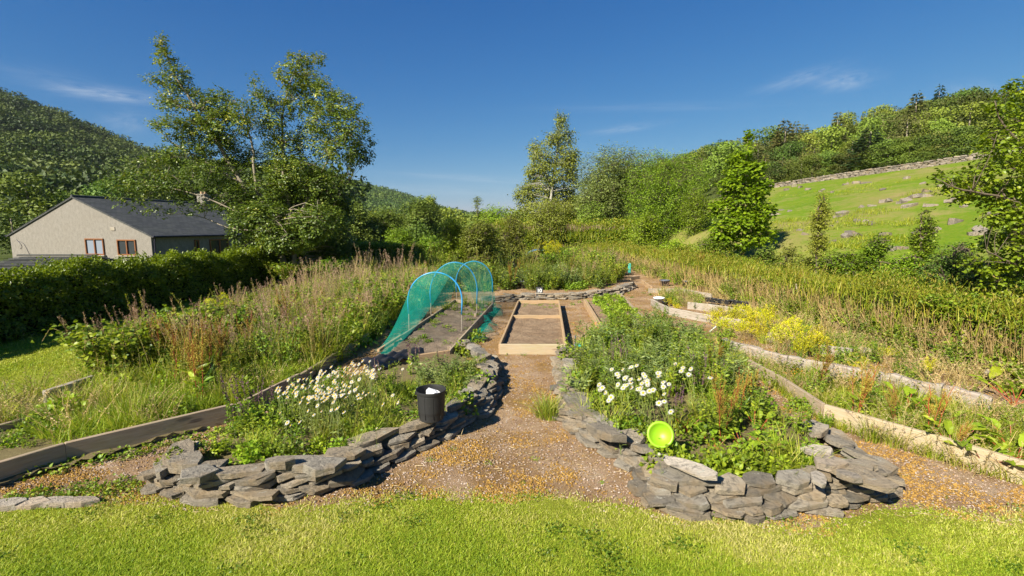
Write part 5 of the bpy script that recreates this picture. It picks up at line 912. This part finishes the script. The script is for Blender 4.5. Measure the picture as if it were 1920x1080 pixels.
bush('oak_tree', 'round dark green tree beyond the clipped hedge', 788, 374, 466, 92, 58, 'wood1', 1300, 13, .30, .19, .9, seed=14, gap=.08)
bush('ash_tree', 'pale topped tree behind the round dark tree', 806, 370, 420, 44, 72, 'wood2', 600, 12, .3, .18, .9, seed=15)
bush('oak_tree', 'mid green trees left of the round dark tree', 722, 392, 478, 100, 52, 'wood2', 1300, 12, .28, .17, .9, seed=16)
bush('oak_tree', 'dull green tree close behind the beech', 665, 385, 470, 90, 48, 'wood1', 1000, 12, .28, .17, .9, seed=17)
bush('garden_bush', 'mid green shrub behind the clipped hedge end', 742, 425, 480, 70, 36, 'willow', 600, 11, .16, .09, .5, 'bush', seed=18)
bush('garden_bush', 'light green shrub between the hedge and bright bush', 808, 440, 492, 60, 31, 'leaf', 600, 11, .13, .07, .45, 'bush', seed=19)
bush('ash_tree', 'thin feathery tree poking above the distant treeline', 895, 366, 400, 24, 90, 'wood2', 60, 9, .3, .14, .8, seed=20, gap=.4)
bush('elder_bush', 'full green bush right of the far hedge', 1215, 400, 478, 80, 34, 'willow', 900, 11, .15, .07, .5, 'bush', seed=21)
bush('elder_bush', 'green scrub at the foot of the maple', 1345, 440, 492, 90, 22, 'leaf', 700, 11, .09, .06, .3, 'bush', seed=22, gz=.8)
bush('hawthorn_sapling', 'slender tall sapling in front of the pasture', 1543, 362, 492, 42, 14, 'birchleaf', 420, 10, .07, .04, .24, 'sapling', seed=23, gap=.2)
bush('hawthorn_sapling', 'dark green sapling in front of the pasture rocks', 1738, 392, 520, 50, 12, 'leaf', 560, 10, .065, .04, .2, 'sapling', seed=24, gap=.15)
bush('hawthorn_sapling', 'short bushy sapling midway along the right hedge', 1645, 440, 520, 56, 13, 'leaf', 460, 10, .065, .04, .22, 'sapling', seed=25)
for i, (px, top, w_, Y_, lab, m_) in enumerate([(1480, 448, 90, 16, 'pale scrub right of the maple', 'birchleaf'), (1580, 455, 100, 13.5, 'leafy scrub behind the dry hedge below the first sapling', 'leaf'), (1690, 462, 100, 12, 'leafy scrub left of the dark sapling', 'leaf'), (1800, 440, 120, 10.5, 'dark leafy scrub under the right hand tree', 'wood1'), (1440, 452, 60, 19, 'small scrub bush close to the maple', 'wood2'), (1520, 470, 60, 14.5, 'yellowish scrub behind the dry hedge', 'birchleaf'), (1265, 440, 70, 30, 'light scrub at the far end of the dry hedge', 'willow'), (1860, 470, 110, 9.5, 'shaded bramble thicket at the right edge', 'hornbeam')]):
    bush('scrub_bush', lab, px, top+14, 545 if Y_ < 20 else 490, w_, Y_, m_, 420, 11, .0055*Y_+.005, .0035*Y_, .02*Y_, 'bush', seed=30+i, gz=float(H(atY(px, 500, Y_)[0], Y_)))
Y = 8.0; lm = [(PL([(2040, 760), (2030, 600), (2010, 450), (1990, 300), (1960, 150)], Y), .14, .02), (PL([(2010, 450), (1950, 400), (1880, 370), (1800, 355), (1755, 335)], Y-.3), .03, .006), (PL([(2000, 380), (1940, 300), (1880, 230), (1865, 190)], Y), .03, .006), (PL([(2030, 560), (1960, 520), (1890, 490), (1850, 470)], Y-.3), .03, .006), (PL([(2035, 660), (1960, 620), (1900, 600)], Y-.4), .03, .006)]
bigtree('broadleaf_tree', 'near tree with large bright leaves reaching in from the right edge', lm, PB([(1908, 170, 22, 16, 0), (1880, 200, 18, 14, 0), (1900, 225, 30, 22), (1870, 270, 28, 24), (1905, 290, 34, 28), (1865, 320, 40, 26), (1815, 335, 34, 20), (1775, 335, 28, 14, 0), (1800, 360, 34, 18, 0), (1850, 365, 42, 22), (1900, 360, 36, 32), (1880, 405, 34, 22), (1915, 430, 30, 34), (1865, 455, 34, 24), (1900, 490, 36, 30), (1845, 500, 36, 20), (1885, 540, 40, 30), (1915, 590, 34, 36), (1880, 625, 32, 28), (1960, 300, 50, 80), (1970, 450, 60, 80), (1970, 600, 60, 80), (1915, 660, 26, 30)], Y, .9, .35), 1500, 9, .072, .052, .17, 'near', 'bark2', 'o', .25, .006, .17, .3, .3, 6)
# ------------------------------------------------------------------ woods on the hills
def crownmesh(kind, L, n, seed):
    bl = []
    if kind == 'round':
        for i in range(17): a = R.rand()*6.28; e = R.rand()**.5*.6; f = R.uniform(.16, .85); r = R.uniform(.24, .38); bl.append((np.array([math.cos(a)*e*.42, math.sin(a)*e*.42, f]), np.array([r*.9, r*.9, r*.62])*.62))
        bl.append((np.array([0, 0, .84]), np.array([.17, .17, .14])))
        C, O = volume(bl, n, .8, .08, .12, seed); g = G(); leaves(g, C, norm(O*.5+rdir(n)*.9), norm(O*1.2+rdir(n)*.45+np.array([0, 0, .3])), R.uniform(.6, 1.2, n)*L, R.uniform(.5, .8, n)*L, .3+.4*R.rand(n)); return g
    g = G(); w = .26 if kind == 'fir' else .22; t = 1-np.sqrt(1-R.rand(n)*.999); z = .12+.88*t; lay = np.round(t*15)/15; a = R.rand(n)*6.28; star = 1+.25*np.sin(a*5+lay*40)
    r = w*(1-t)**.8*star*R.rand(n)**.4+.008; dz = -.25*r if kind == 'fir' else .05*r; P = np.stack([r*np.cos(a), r*np.sin(a), .12+.88*(.55*lay+.45*t)+dz], 1); D = np.stack([np.cos(a), np.sin(a), np.full(n, -.25)], 1)
    leaves(g, P, norm(D+rdir(n)*.4), rdir(n, 1.2), R.uniform(.7, 1.3, n)*L, .4*L, R.rand(n)); return g
def trunkmesh(kind, pale=False): g = G(); tubes(g, [curve([[0, 0, -.05], [.01, 0, .3], [0, .01, .85]], 6)], .022, .006, .5, 0, 6); return g
FT = {}
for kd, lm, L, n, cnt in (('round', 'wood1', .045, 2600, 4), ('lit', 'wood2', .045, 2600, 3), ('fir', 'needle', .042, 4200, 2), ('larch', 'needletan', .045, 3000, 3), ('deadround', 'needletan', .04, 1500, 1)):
    FT[kd] = [(crownmesh('round' if kd in ('round', 'lit', 'deadround') else kd, L, n, i+3).mesh('crown', M[lm]), None) for i in range(cnt)]
TRK = trunkmesh('a').mesh('trunk', M['bark'], True); KN = {'round': 'woodland_tree', 'lit': 'woodland_tree', 'fir': 'fir_tree', 'larch': 'larch_tree', 'deadround': 'pine_tree'}
def fartree(kd, x, y, h, wd, label, group=None, z=None, cat='tree'):
    z = float(H(x, y)) if z is None else z; t = thing(KN[kd], label, cat, group, loc=(x, y, z-.1), rz=R.rand()*6.28); t.scale = (h*wd, h*wd, h); link('crown', FT[kd][R.randint(len(FT[kd]))][0], t); link('trunk', TRK, t); return t
def hit(px, py, y0=12, y1=420):
    ys_ = np.linspace(y0, y1, 4000); d = ray(px, py); X = d[0]/d[1]*ys_; Z = CZ+d[2]/d[1]*ys_; k = np.argmax(Z < H(X, ys_)); return np.array([X[k], ys_[k], H(X[k], ys_[k])])
WX = np.array([(1448, 352), (1560, 338), (1660, 330), (1730, 321), (1800, 310), (1870, 298), (1960, 292)]); WP = []
for px, py in WX:
    yy = np.interp(px, [1448, 1730, 1960], [60, 47, 41]); x_ = (px-960)/FPX*yy*1.0/ (ray(px, py)[1]); WP.append((x_, yy, float(H(x_, yy))))
WP = np.array(WP)
g = G(); seg = np.linalg.norm(np.diff(WP[:, :2], axis=0), axis=1); SS = np.concatenate([[0], np.cumsum(seg)])
for c in range(5):
    s = 0
    while s < SS[-1]:
        L_ = R.uniform(.25, .6); i = min(np.searchsorted(SS, s, 'right')-1, len(seg)-1); d = (WP[i+1]-WP[i])/seg[i]; p = WP[i]+d*(s-SS[i]); b_ = G(); boxg(b_, L_*.8, .5-c*.04, .15, bev=.03, var=R.rand(), jit=.02); a_ = math.atan2(d[1], d[0])
        Mx = np.eye(4); Mx[:3, :3] = np.array(Matrix.Rotation(a_, 3, 'Z')@Matrix.Rotation(R.normal()*.08, 3, 'Y')); Mx[:3, 3] = p+np.array([R.normal()*.03, R.normal()*.03, -.1+c*.14+(.04 if c == 4 else 0)]); g.merge(b_, Mx); s += L_*.8
fw = thing('field_wall', 'long grey drystone wall between the pasture and the wood', 'stone wall'); build('masonry', g, M['fstone'], fw)
# trees of the right wood, one by one
cnt = 0
def behindwall(u): px = 960+u*FPX; return np.interp(px, [1448, 1730, 1960], [60, 47, 41]) if px > 1448 else 60
special = [('fir', 1625, 318, 232, 56, 2.0, 'broad dark fir standing alone behind the field wall'), ('lit', 1738, 265, 186, 90, 1.5, 'bright green ash on the skyline of the right wood'), ('fir', 1642, 262, 200, 95, .8, 'tall reddish spruce on the skyline left of the ash'), ('fir', 1615, 262, 210, 96, .7, 'pointed spruce next left on the skyline'), ('larch', 1668, 260, 198, 92, .9, 'brown tinged larch just left of the ash'),
           ('lit', 1595, 320, 255, 64, 1.2, 'light green tree left of the broad dark fir'), ('round', 1780, 300, 232, 62, 1.9, 'wide flat topped dark tree below the ash'), ('round', 1720, 312, 252, 58, 1.6, 'dark spreading tree right of the fir'), ('deadround', 1660, 318, 245, 68, 1.2, 'olive pine just right of the broad fir'), ('lit', 1830, 300, 250, 55, 1.5, 'green tree at the right end of the wall wood')]
for kd, px, bot, top, Y_, wd, lab in special:
    a = atY(px, bot, Y_); b = atY(px, top, Y_); z_ = min(a[2], float(H(a[0], Y_))+2); fartree(kd, a[0], Y_, b[2]-z_, wd, lab, z=z_)
grp = {'round': ('dark green broadleaf tree in the mixed wood above the pasture', 'broadleaf trees of the right wood'), 'lit': ('lighter green broadleaf tree in the mixed wood above the pasture', 'light broadleaf trees of the right wood'), 'larch': ('tan green larch in the mixed wood above the pasture', 'larches of the right wood'), 'fir': ('dark narrow spruce in the mixed wood above the pasture', 'spruces of the right wood'), 'deadround': ('olive round pine in the mixed wood above the pasture', 'pines of the right wood')}
pts = []
for _ in range(9000):
    u = R.uniform(.30, 1.12); yy = R.uniform(behindwall(u)+3, 124); x = u*yy
    if u > .93 and yy > 70: continue
    if pts and min((x-a)**2+(yy-b)**2 for a, b in pts) < (3.1+yy*.012)**2: continue
    pts.append((x, yy))
    if len(pts) >= 230: break
for x, yy in pts:
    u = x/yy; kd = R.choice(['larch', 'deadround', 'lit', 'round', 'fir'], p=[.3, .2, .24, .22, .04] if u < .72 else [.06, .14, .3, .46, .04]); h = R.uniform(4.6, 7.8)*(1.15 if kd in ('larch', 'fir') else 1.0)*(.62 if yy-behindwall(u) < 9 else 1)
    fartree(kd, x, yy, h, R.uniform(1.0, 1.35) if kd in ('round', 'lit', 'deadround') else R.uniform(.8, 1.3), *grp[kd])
for k_ in range(46):
    u = .52+.56*(k_+R.rand())/46; yy = behindwall(u)+R.uniform(1.2, 3.2); fartree(R.choice(['lit', 'round', 'deadround'], p=[.45, .4, .15]), u*yy, yy, R.uniform(1.8, 3.6), R.uniform(1.2, 1.8), 'low bushy tree just behind the drystone field wall', 'bushes behind the field wall')
# left hill, near single trees then the wood as a mass
for px, top, w_, Y_, lab in ((45, 318, 120, 56, 'round lit tree at the left edge behind the house'), (120, 352, 70, 60, 'small round tree behind the gable ridge'), (205, 330, 80, 62, 'dark tree rising behind the roof ridge'), (20, 395, 90, 48, 'dark tree low at the left edge'), (285, 335, 90, 64, 'dark tree beyond the far roof'), (110, 385, 70, 46, 'shaded bush between the trees and the gable')):
    a = atY(px, top, Y_); gz_ = float(H(a[0], Y_)); h = a[2]-gz_; fartree('lit' if px in (45, 120) else 'round', a[0], Y_, h, w_*Y_/FPX/h/.62, lab)
def woodmass(name, kd, pts, hs, nl, mname):
    base = [crownmesh('round', .075*(420/nl)**.4 if nl < 420 else .07, nl, 20+i) for i in range(4)]; g = G()
    for (x, y), h in zip(pts, hs):
        b = base[R.randint(4)]; a = R.rand()*6.28; s = h*R.uniform(1.0, 1.35); Mx = np.eye(4); Mx[:3, :3] = np.array([[math.cos(a)*s, -math.sin(a)*s, 0], [math.sin(a)*s, math.cos(a)*s, 0], [0, 0, h]]); Mx[:3, 3] = (x, y, float(H(x, y))-.2*h); n0 = len(g.a); g.merge(b, Mx)
        sh = R.normal()*.24
        for j in range(n0, len(g.a)): g.a[j] = np.clip(g.a[j]+sh, 0, 1)
    return tag(build(name, g, M[mname]), kind='stuff')
def scatterhill(u0, u1, y0, y1, n, md):
    pts = []; 
    A_ = np.zeros((0, 2))
    for _ in range(n*12):
        u = R.uniform(u0, u1); y = math.sqrt(y0*y0+(y1*y1-y0*y0)*R.rand())
        if len(A_) == 0 or ((A_-(u*y, y))**2).sum(1).min() > md*md: pts.append((u*y, y)); A_ = np.array(pts)
        if len(pts) >= n: break
    return pts
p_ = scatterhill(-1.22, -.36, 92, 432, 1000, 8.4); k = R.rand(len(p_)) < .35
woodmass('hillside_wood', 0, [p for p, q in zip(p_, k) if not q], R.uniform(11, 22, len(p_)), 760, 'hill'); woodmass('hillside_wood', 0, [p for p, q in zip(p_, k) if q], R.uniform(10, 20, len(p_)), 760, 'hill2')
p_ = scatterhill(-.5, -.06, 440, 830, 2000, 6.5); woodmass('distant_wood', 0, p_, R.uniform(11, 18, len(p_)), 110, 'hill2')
p_ = scatterhill(-.42, .32, 75, 180, 200, 5.5); woodmass('valley_wood', 0, p_, R.uniform(5.0, 8.0, len(p_)), 700, 'wood2')
p_ = scatterhill(-.45, .3, 50, 75, 60, 4.0); woodmass('valley_wood', 0, p_, R.uniform(3.0, 4.6, len(p_)), 900, 'wood2')
# rocks in the pasture
rk = [(1500, 352, .9), (1515, 356, .7), (1488, 350, .8), (1475, 356, .8), (1560, 361, .6), (1543, 357, .5), (1620, 345, .8), (1605, 345, .9), (1585, 348, .7), (1700, 335, .7), (1655, 356, .5), (1540, 360, .5), (1640, 388, .55), (1615, 390, .6), (1580, 402, .8), (1572, 408, .6), (1700, 378, .9), (1690, 383, .8), (1668, 380, .7), (1735, 362, .9), (1715, 372, .9), (1705, 388, .7), (1745, 387, .6), (1740, 370, .7), (1655, 381, .8), (1465, 396, .8), (1455, 404, .9), (1480, 398, .6),
      (1606, 416, .5), (1622, 418, .45), (1634, 420, .5), (1570, 418, .4), (1560, 425, .3), (1500, 434, .5), (1510, 440, .4), (1593, 441, .6), (1606, 442, .55), (1585, 443, .4), (1658, 440, .35), (1672, 470, .5), (1690, 468, .5), (1785, 380, .7), (1800, 374, .7), (1808, 388, .6), (1790, 418, .7), (1840, 437, .7), (1830, 440, .6), (1765, 350, .6), (1730, 345, .5), (1755, 430, .4), (1715, 437, .3), (1780, 352, .6), (1795, 362, .7), (1860, 405, .7), (1560, 455, .4), (1630, 462, .4)]
for i, (px, py, s) in enumerate(rk):
    p = hit(px, py); s *= .72; g = slab(s*R.uniform(.9, 1.6), s*R.uniform(.6, 1.0), s*R.uniform(.35, .6), .2); o = build('rock', g, M['fstone'], loc=tuple(p+np.array([0, 0, s*.03])), rz=R.rand()*6.28, smooth=False); o.rotation_euler = (R.normal()*.25, R.normal()*.25, R.rand()*6.28); tag(o, 'pale grey rock breaking the green pasture on the right', 'rock', 'rocks in the pasture')
gg = G(); q = np.array([hit(R.uniform(1440, 1900), R.uniform(335, 470)) for _ in range(900)]); k = vn(q[:, 0], q[:, 1], 0, 3.5, 2) > .1; q = q[k]; q = np.repeat(q, 26, 0)+np.c_[R.normal(size=(len(q)*26, 2))*.22, np.zeros(len(q)*26)]; n = len(q)
blades(gg, q, R.rand(n)*6.28, R.uniform(.1, .3, n), R.uniform(.2, 1, n), R.uniform(.015, .03, n), R.uniform(.2, .75, n), seg=2); tag(build('rough_grass', gg, M['meadow']), kind='stuff')
# ------------------------------------------------------------------ house
def roughcast():
    m, nt, out = mat('roughcast_render'); co = coords(nt); n = noise(nt, co, 55, 6, .8); st = noise(nt, coords(nt, scale=(2.2, 2.2, 1.3)), 3.0, 9, .85); big = noise(nt, co, .9, 5)
    c = mix(nt, (.13, .12, .10), (.30, .28, .245), ramp(nt, math_(nt, 'ADD', math_(nt, 'MULTIPLY', st, .6), math_(nt, 'MULTIPLY', n, .4)), [(.36, (0, 0, 0)), (.58, (1, 1, 1))])); c = mix(nt, c, (.22, .19, .145), math_(nt, 'MULTIPLY', big, .5)); finish(nt, out, c, .95, bump(nt, n, .8, .03), .1); return m
def slateroof():
    m, nt, out = mat('roof_slates'); co = coords(nt, 'Object'); b = nd(nt, 'ShaderNodeTexBrick'); b.inputs['Scale'].default_value = 1.0; b.inputs['Brick Width'].default_value = .3; b.inputs['Row Height'].default_value = .2; b.inputs['Mortar Size'].default_value = .012
    b.inputs['Color1'].default_value = (.024, .025, .03, 1); b.inputs['Color2'].default_value = (.06, .06, .064, 1); b.inputs['Mortar'].default_value = (.01, .01, .012, 1); nt.links.new(co, b.inputs['Vector']); c = mix(nt, b.outputs['Color'], (.10, .11, .07), math_(nt, 'MULTIPLY', noise(nt, co, 1.3, 7), .4))
    finish(nt, out, c, .7, bump(nt, b.outputs['Fac'], .6, -.01), .4); return m
M['render'] = roughcast(); M['roof'] = slateroof(); M['frame'] = plain('orange_brown_frame', (.20, .075, .022), .5); M['glass'] = plain('window_glass', (.03, .035, .04), .08, .8); M['curtain'] = plain('net_curtain', (.18, .21, .25), .8, .3, 30, .3); M['white2'] = plain('pale_render', (.34, .33, .30), .9, .1, 40, .4, .01); M['gutter'] = plain('dark_gutter', (.02, .018, .03), .5)
def housebody(t, w, d, zb, ze, zr, name='wall', m='render'):
    g = G(); v = [(-w/2, 0, zb), (w/2, 0, zb), (w/2, 0, ze), (0, 0, zr), (-w/2, 0, ze), (-w/2, d, zb), (w/2, d, zb), (w/2, d, ze), (0, d, zr), (-w/2, d, ze)]
    g.add(v, [np.array([[0, 1, 2, 3, 4], [9, 8, 7, 6, 5]]), np.array([[1, 6, 7, 2], [5, 0, 4, 9]])]); return build(name, g, M[m], t)
def roofpart(t, w, d, ze, zr, ov=.22, ovf=.08, th=.12):
    for s in (-1, 1):
        sl = math.hypot(w/2, zr-ze); an = math.atan2(zr-ze, w/2); L_ = sl+ov; g = G(); 
        rows = int(L_/.2); v = []
        for r in range(rows):
            b_ = G(); boxg(b_, d+ovf*2, .225, .018, (0, -L_+.11+r*.2, .0), .002, jit=.0015); Mx = np.eye(4); Mx[:3, :3] = np.array(Matrix.Rotation(.07, 3, 'X')); g.merge(b_, Mx) if False else g.merge(b_)
        boxg(g, d+ovf*2-.02, L_, th*.6, (0, -L_/2, -th*.35), .003); o = build('roof', g, M['roof'], t); o.matrix_local = Matrix.Translation((0, d/2, zr+.05))@Matrix.Rotation(PI/2 if s > 0 else -PI/2, 4, 'Z')@Matrix.Rotation(an, 4, 'X')
    g = G(); tubes(g, [[[0, -ovf, zr+.06], [0, d+ovf, zr+.06]]], .09, .09, sides=8); build('ridge_tiles', g, M['roof'], t)
    g = G()
    for s in (-1, 1): tubes(g, [[[s*(w/2+.24), -ovf, ze-.03], [s*(w/2+.24), d+ovf, ze-.03]]], .05, .05, sides=8)
    build('gutter', g, M['gutter'], t); g = G(); tubes(g, [[[w/2+.13, .12, ze-.08], [w/2+.06, .12, ze-.4], [w/2+.06, .12, -.7]]], .04, .04, sides=8); build('downpipe', g, M['gutter'], t)
def window(t, x, z, w, h, ax='x', y=0.0, curtain=False, mull=True, lab=None):
    wf = link('window', None, t, loc=(x, y, z)) if ax == 'x' else link('window', None, t, loc=(x, y, z), rz=PI/2)
    g = G(); fr = .07
    for a, b, c in ((w, fr, (0, 0, h/2-fr/2)), (w, fr, (0, 0, -h/2+fr/2)), (fr, h-2*fr, (-w/2+fr/2, 0, 0)), (fr, h-2*fr, (w/2-fr/2, 0, 0)))+(((fr*1.1, h-2*fr, (.02, 0, 0)),) if mull else ()): boxg(g, a-.003, .09, b-.003, (c[0], .0, c[2]), .006)
    build('frame', g, M['frame'], wf); g = G(); boxg(g, w-.05, .02, h-.05, (0, .035, 0), .002); build('pane', g, M['curtain' if curtain else 'glass'], wf); g = G(); boxg(g, w+.16, .16, .06, (0, -.03, -h/2-.035), .005); build('sill', g, M['greyw'], wf)
c0 = atY(283, 447, 27.0); c1 = atY(18, 437, 29.5); w_ = float(np.linalg.norm((c0-c1)[:2])); dirx = (c0-c1)/w_; ang = math.atan2(dirx[1], dirx[0]); mid = (c0+c1)/2
zr_ = atY(155, 370, (c0[1]+c1[1])/2)[2]; ze_ = (c0[2]+c1[2])/2
hs_ = thing('house', 'roughcast bungalow with slate roof and orange window frames behind the hedge', 'house', loc=(mid[0], mid[1], 0), rz=ang)
housebody(hs_, w_, 9.6, -.75, ze_, zr_); roofpart(hs_, w_+.04, 9.6, ze_, zr_)
g = G(); boxg(g, .7, .55, 1.1, (0, 0, .1), .02); boxg(g, .8, .65, .09, (0, 0, .68), .02); ch = build('chimney', g, M['render'], hs_, loc=(.35, 8.6, zr_)); g = G(); [tubes(g, [[[x, 0, .7], [x, 0, .92]]], .1, .08, sides=10) for x in (-.16, .16)]; build('chimney_pot', g, M['tan'], ch)
def lx(px, py, yl=-.02):        # local x on the gable plane through a pixel
    d = ray(px, py); n_ = np.array([-dirx[1], dirx[0], 0]); t_ = (n_@(mid-np.array([0, 0, CZ])*0-np.array([0, 0, 0])))/(n_@d); p = d*t_+np.array([0, 0, CZ]); return (p-mid)@dirx, p[2]
for (a, b, c, d), cu in (((160, 447, 197, 478), True), ((220, 449, 257, 479), False)):
    x0, z0_ = lx(a, b); x1, z1_ = lx(c, d); window(hs_, (x0+x1)/2, (z0_+z1_)/2, x1-x0, z0_-z1_, y=-.03, curtain=cu)
for yy_, ww in ((2.9, .32), (4.6, 1.5), (7.0, 1.1)): window(hs_, w_/2+.03, ze_-.78, ww, 1.0, 'y', yy_, mull=ww > 1)
g = G(); boxg(g, .32, .03, .2, (0, 0, 0)); o = build('air_vent', g, M['greyw'], hs_, loc=(lx(212, 429)[0], -.02, lx(212, 429)[1]))
g = G(); tubes(g, [curve([[-w_/2+.5, -.03, 1.6], [-w_/2+.9, -.03, 1.2], [-w_/2+.75, -.03, 1.0]], 8), curve([[-w_/2+.6, -.03, 1.5], [-w_/2+1.1, -.03, 1.3], [-w_/2+1.5, -.03, .6]], 8)], .012, .012, sides=5); build('cable', g, M['gutter'], hs_)
sx0 = atY(-8, 490, 21.0)[0]; sx1 = atY(134, 490, 21.0)[0]; zt_ = atY(60, 480, 22.0)[2]; ze2 = atY(60, 503, 20.0)[2]; sh = thing('shed', 'low outbuilding with slate roof at the left edge before the gable', 'shed', loc=((sx0+sx1)/2, 20.2, -.7)); wS = sx1-sx0
g = G(); v = [(-wS/2, 0, 0), (-wS/2, 0, ze2+.62), (-wS/2, 1.9, zt_+.64), (-wS/2, 3.8, ze2+.62), (-wS/2, 3.8, 0), (wS/2, 0, 0), (wS/2, 0, ze2+.62), (wS/2, 1.9, zt_+.64), (wS/2, 3.8, ze2+.62), (wS/2, 3.8, 0)]
g.add(v, [np.array([[0, 1, 2, 3, 4], [9, 8, 7, 6, 5]]), np.array([[0, 5, 6, 1], [4, 3, 8, 9]])]); build('wall', g, M['render'], sh); g = G(); nr_ = 9
for s_ in (0, 1):
    for r in range(nr_):
        t_ = (r+.5)/nr_; yy = (-.12+2.02*t_) if s_ == 0 else 3.92-2.02*t_; boxg(g, wS+.3, .27, .025, (.05, yy, ze2+.64+(zt_-ze2+.03)*t_+.7*0), .003, jit=.003)
boxg(g, wS+.32, .2, .06, (.05, 1.9, zt_+.74), .02); build('roof', g, M['roof'], sh)
# ------------------------------------------------------------------ sky, sun, camera
SUN = norm(np.array([-.98, -1.05, 1.02])); el = math.asin(SUN[2]); rot = math.atan2(SUN[0], SUN[1])
ld = bpy.data.lights.new('sun', 'SUN'); ld.energy = 5.0; ld.angle = math.radians(.53); ld.color = (1.0, .93, .80); lo = bpy.data.objects.new('sun', ld); COL.objects.link(lo); lo.rotation_euler = Vector(SUN).to_track_quat('Z', 'Y').to_euler(); lo.location = (-20, -20, 30)
W = bpy.data.worlds.new('World'); SC.world = W; W.use_nodes = True; nt = W.node_tree; nt.nodes.clear(); out = nt.nodes.new('ShaderNodeOutputWorld'); bg = nt.nodes.new('ShaderNodeBackground')
sk = nd(nt, 'ShaderNodeTexSky', sky_type='NISHITA', sun_disc=False, sun_elevation=el, sun_rotation=rot, altitude=300, air_density=1.0, dust_density=.35, ozone_density=3.0)
tc = nd(nt, 'ShaderNodeTexCoord'); sx = nd(nt, 'ShaderNodeSeparateXYZ'); nt.links.new(tc.outputs['Generated'], sx.inputs[0]); yv = math_(nt, 'MAXIMUM', sx.outputs[1], .05); u = math_(nt, 'DIVIDE', sx.outputs[0], yv); v = math_(nt, 'DIVIDE', sx.outputs[2], yv); tot = None
cb = nd(nt, 'ShaderNodeCombineXYZ'); nt.links.new(u, cb.inputs[0]); nt.links.new(v, cb.inputs[1])
for px, py, ang_, ln_, wd_, amp in ((205, 177, -.10, .10, .012, .5), (1500, 147, .30, .07, .012, .3), (1585, 152, .16, .05, .016, .4), (1172, 241, .14, .06, .007, .28), (880, 334, -.06, .13, .006, .25), (240, 228, 0, .05, .02, .22), (1840, 178, -.1, .06, .02, .3), (820, 355, -.03, .2, .01, .18), (1250, 200, .02, .2, .008, .12), (100, 150, -.2, .12, .02, .12)):
    d = ray(px, py); u0, v0 = d[0]/d[1], d[2]/d[1]; mp = nd(nt, 'ShaderNodeMapping', vector_type='TEXTURE'); mp.inputs['Location'].default_value = (u0, v0, 0); mp.inputs['Rotation'].default_value = (0, 0, ang_); mp.inputs['Scale'].default_value = (ln_, wd_, 1); nt.links.new(cb.outputs[0], mp.inputs[0])
    ns2 = noise(nt, mp.outputs[0], .9, 6, .65, .8); vl = nd(nt, 'ShaderNodeVectorMath', operation='LENGTH'); nt.links.new(mp.outputs[0], vl.inputs[0]); gm = math_(nt, 'EXPONENT', math_(nt, 'MULTIPLY', math_(nt, 'MULTIPLY', vl.outputs['Value'], vl.outputs['Value']), -1.0))
    q = math_(nt, 'MULTIPLY', math_(nt, 'MULTIPLY', gm, amp), math_(nt, 'MAXIMUM', math_(nt, 'MULTIPLY', math_(nt, 'SUBTRACT', ns2, .32), 3.0), 0)); tot = q if tot is None else math_(nt, 'ADD', tot, q)
sp = nd(nt, 'ShaderNodeSeparateXYZ'); nt.links.new(mix(nt, sk.outputs[0], (.139, .139, .139), 1.0, 'MULTIPLY'), sp.inputs[0]); cm = nd(nt, 'ShaderNodeCombineXYZ')
nt.links.new(math_(nt, 'MULTIPLY', math_(nt, 'POWER', math_(nt, 'MINIMUM', sp.outputs[0], 1.2), 1.72), .54*4.67), cm.inputs[0]); nt.links.new(math_(nt, 'MULTIPLY', math_(nt, 'MINIMUM', sp.outputs[1], 1.2), .50*4.67), cm.inputs[1])
nt.links.new(math_(nt, 'DIVIDE', math_(nt, 'MULTIPLY', sp.outputs[2], 1.168*4.67), math_(nt, 'ADD', sp.outputs[2], .908)), cm.inputs[2])
skc = mix(nt, cm.outputs[0], (3.1, 3.5, 3.9), math_(nt, 'MINIMUM', tot, .6)); nt.links.new(skc, bg.inputs[0]); bg.inputs[1].default_value = .1; nt.links.new(bg.outputs[0], out.inputs[0])
cd = bpy.data.cameras.new('camera'); cd.sensor_width = 36; cd.lens = 36*FPX/1920; cd.clip_end = 5000; cd.clip_start = .05; co_ = bpy.data.objects.new('camera', cd); COL.objects.link(co_); co_.location = (0, 0, CZ); co_.rotation_euler = (PI/2-PITCH, 0, 0); SC.camera = co_
SC.view_settings.view_transform = 'Standard'; SC.view_settings.look = 'None'; SC.view_settings.exposure = 1.1; SC.view_settings.gamma = 1
SC.cycles.max_bounces = 6; SC.cycles.diffuse_bounces = 3; SC.cycles.glossy_bounces = 2; SC.cycles.transmission_bounces = 3; SC.cycles.transparent_max_bounces = 12; SC.cycles.use_denoising = True; SC.cycles.sample_clamp_indirect = 8
g = G(); boxg(g, 2980, 1640, 176, (0, 770, 80), .01); hz, hn, ho = mat('air_haze'); pv = nd(hn, 'ShaderNodeVolumePrincipled'); pv.inputs['Color'].default_value = (.80, .88, 1.0, 1); pv.inputs['Density'].default_value = 0.00007; hn.links.new(pv.outputs[0], ho.inputs['Volume']); tag(build('haze', g, hz), kind='stuff')
SC.cycles.volume_bounces = 0
print('plants', NPL[0], 'objects', len(bpy.data.objects))
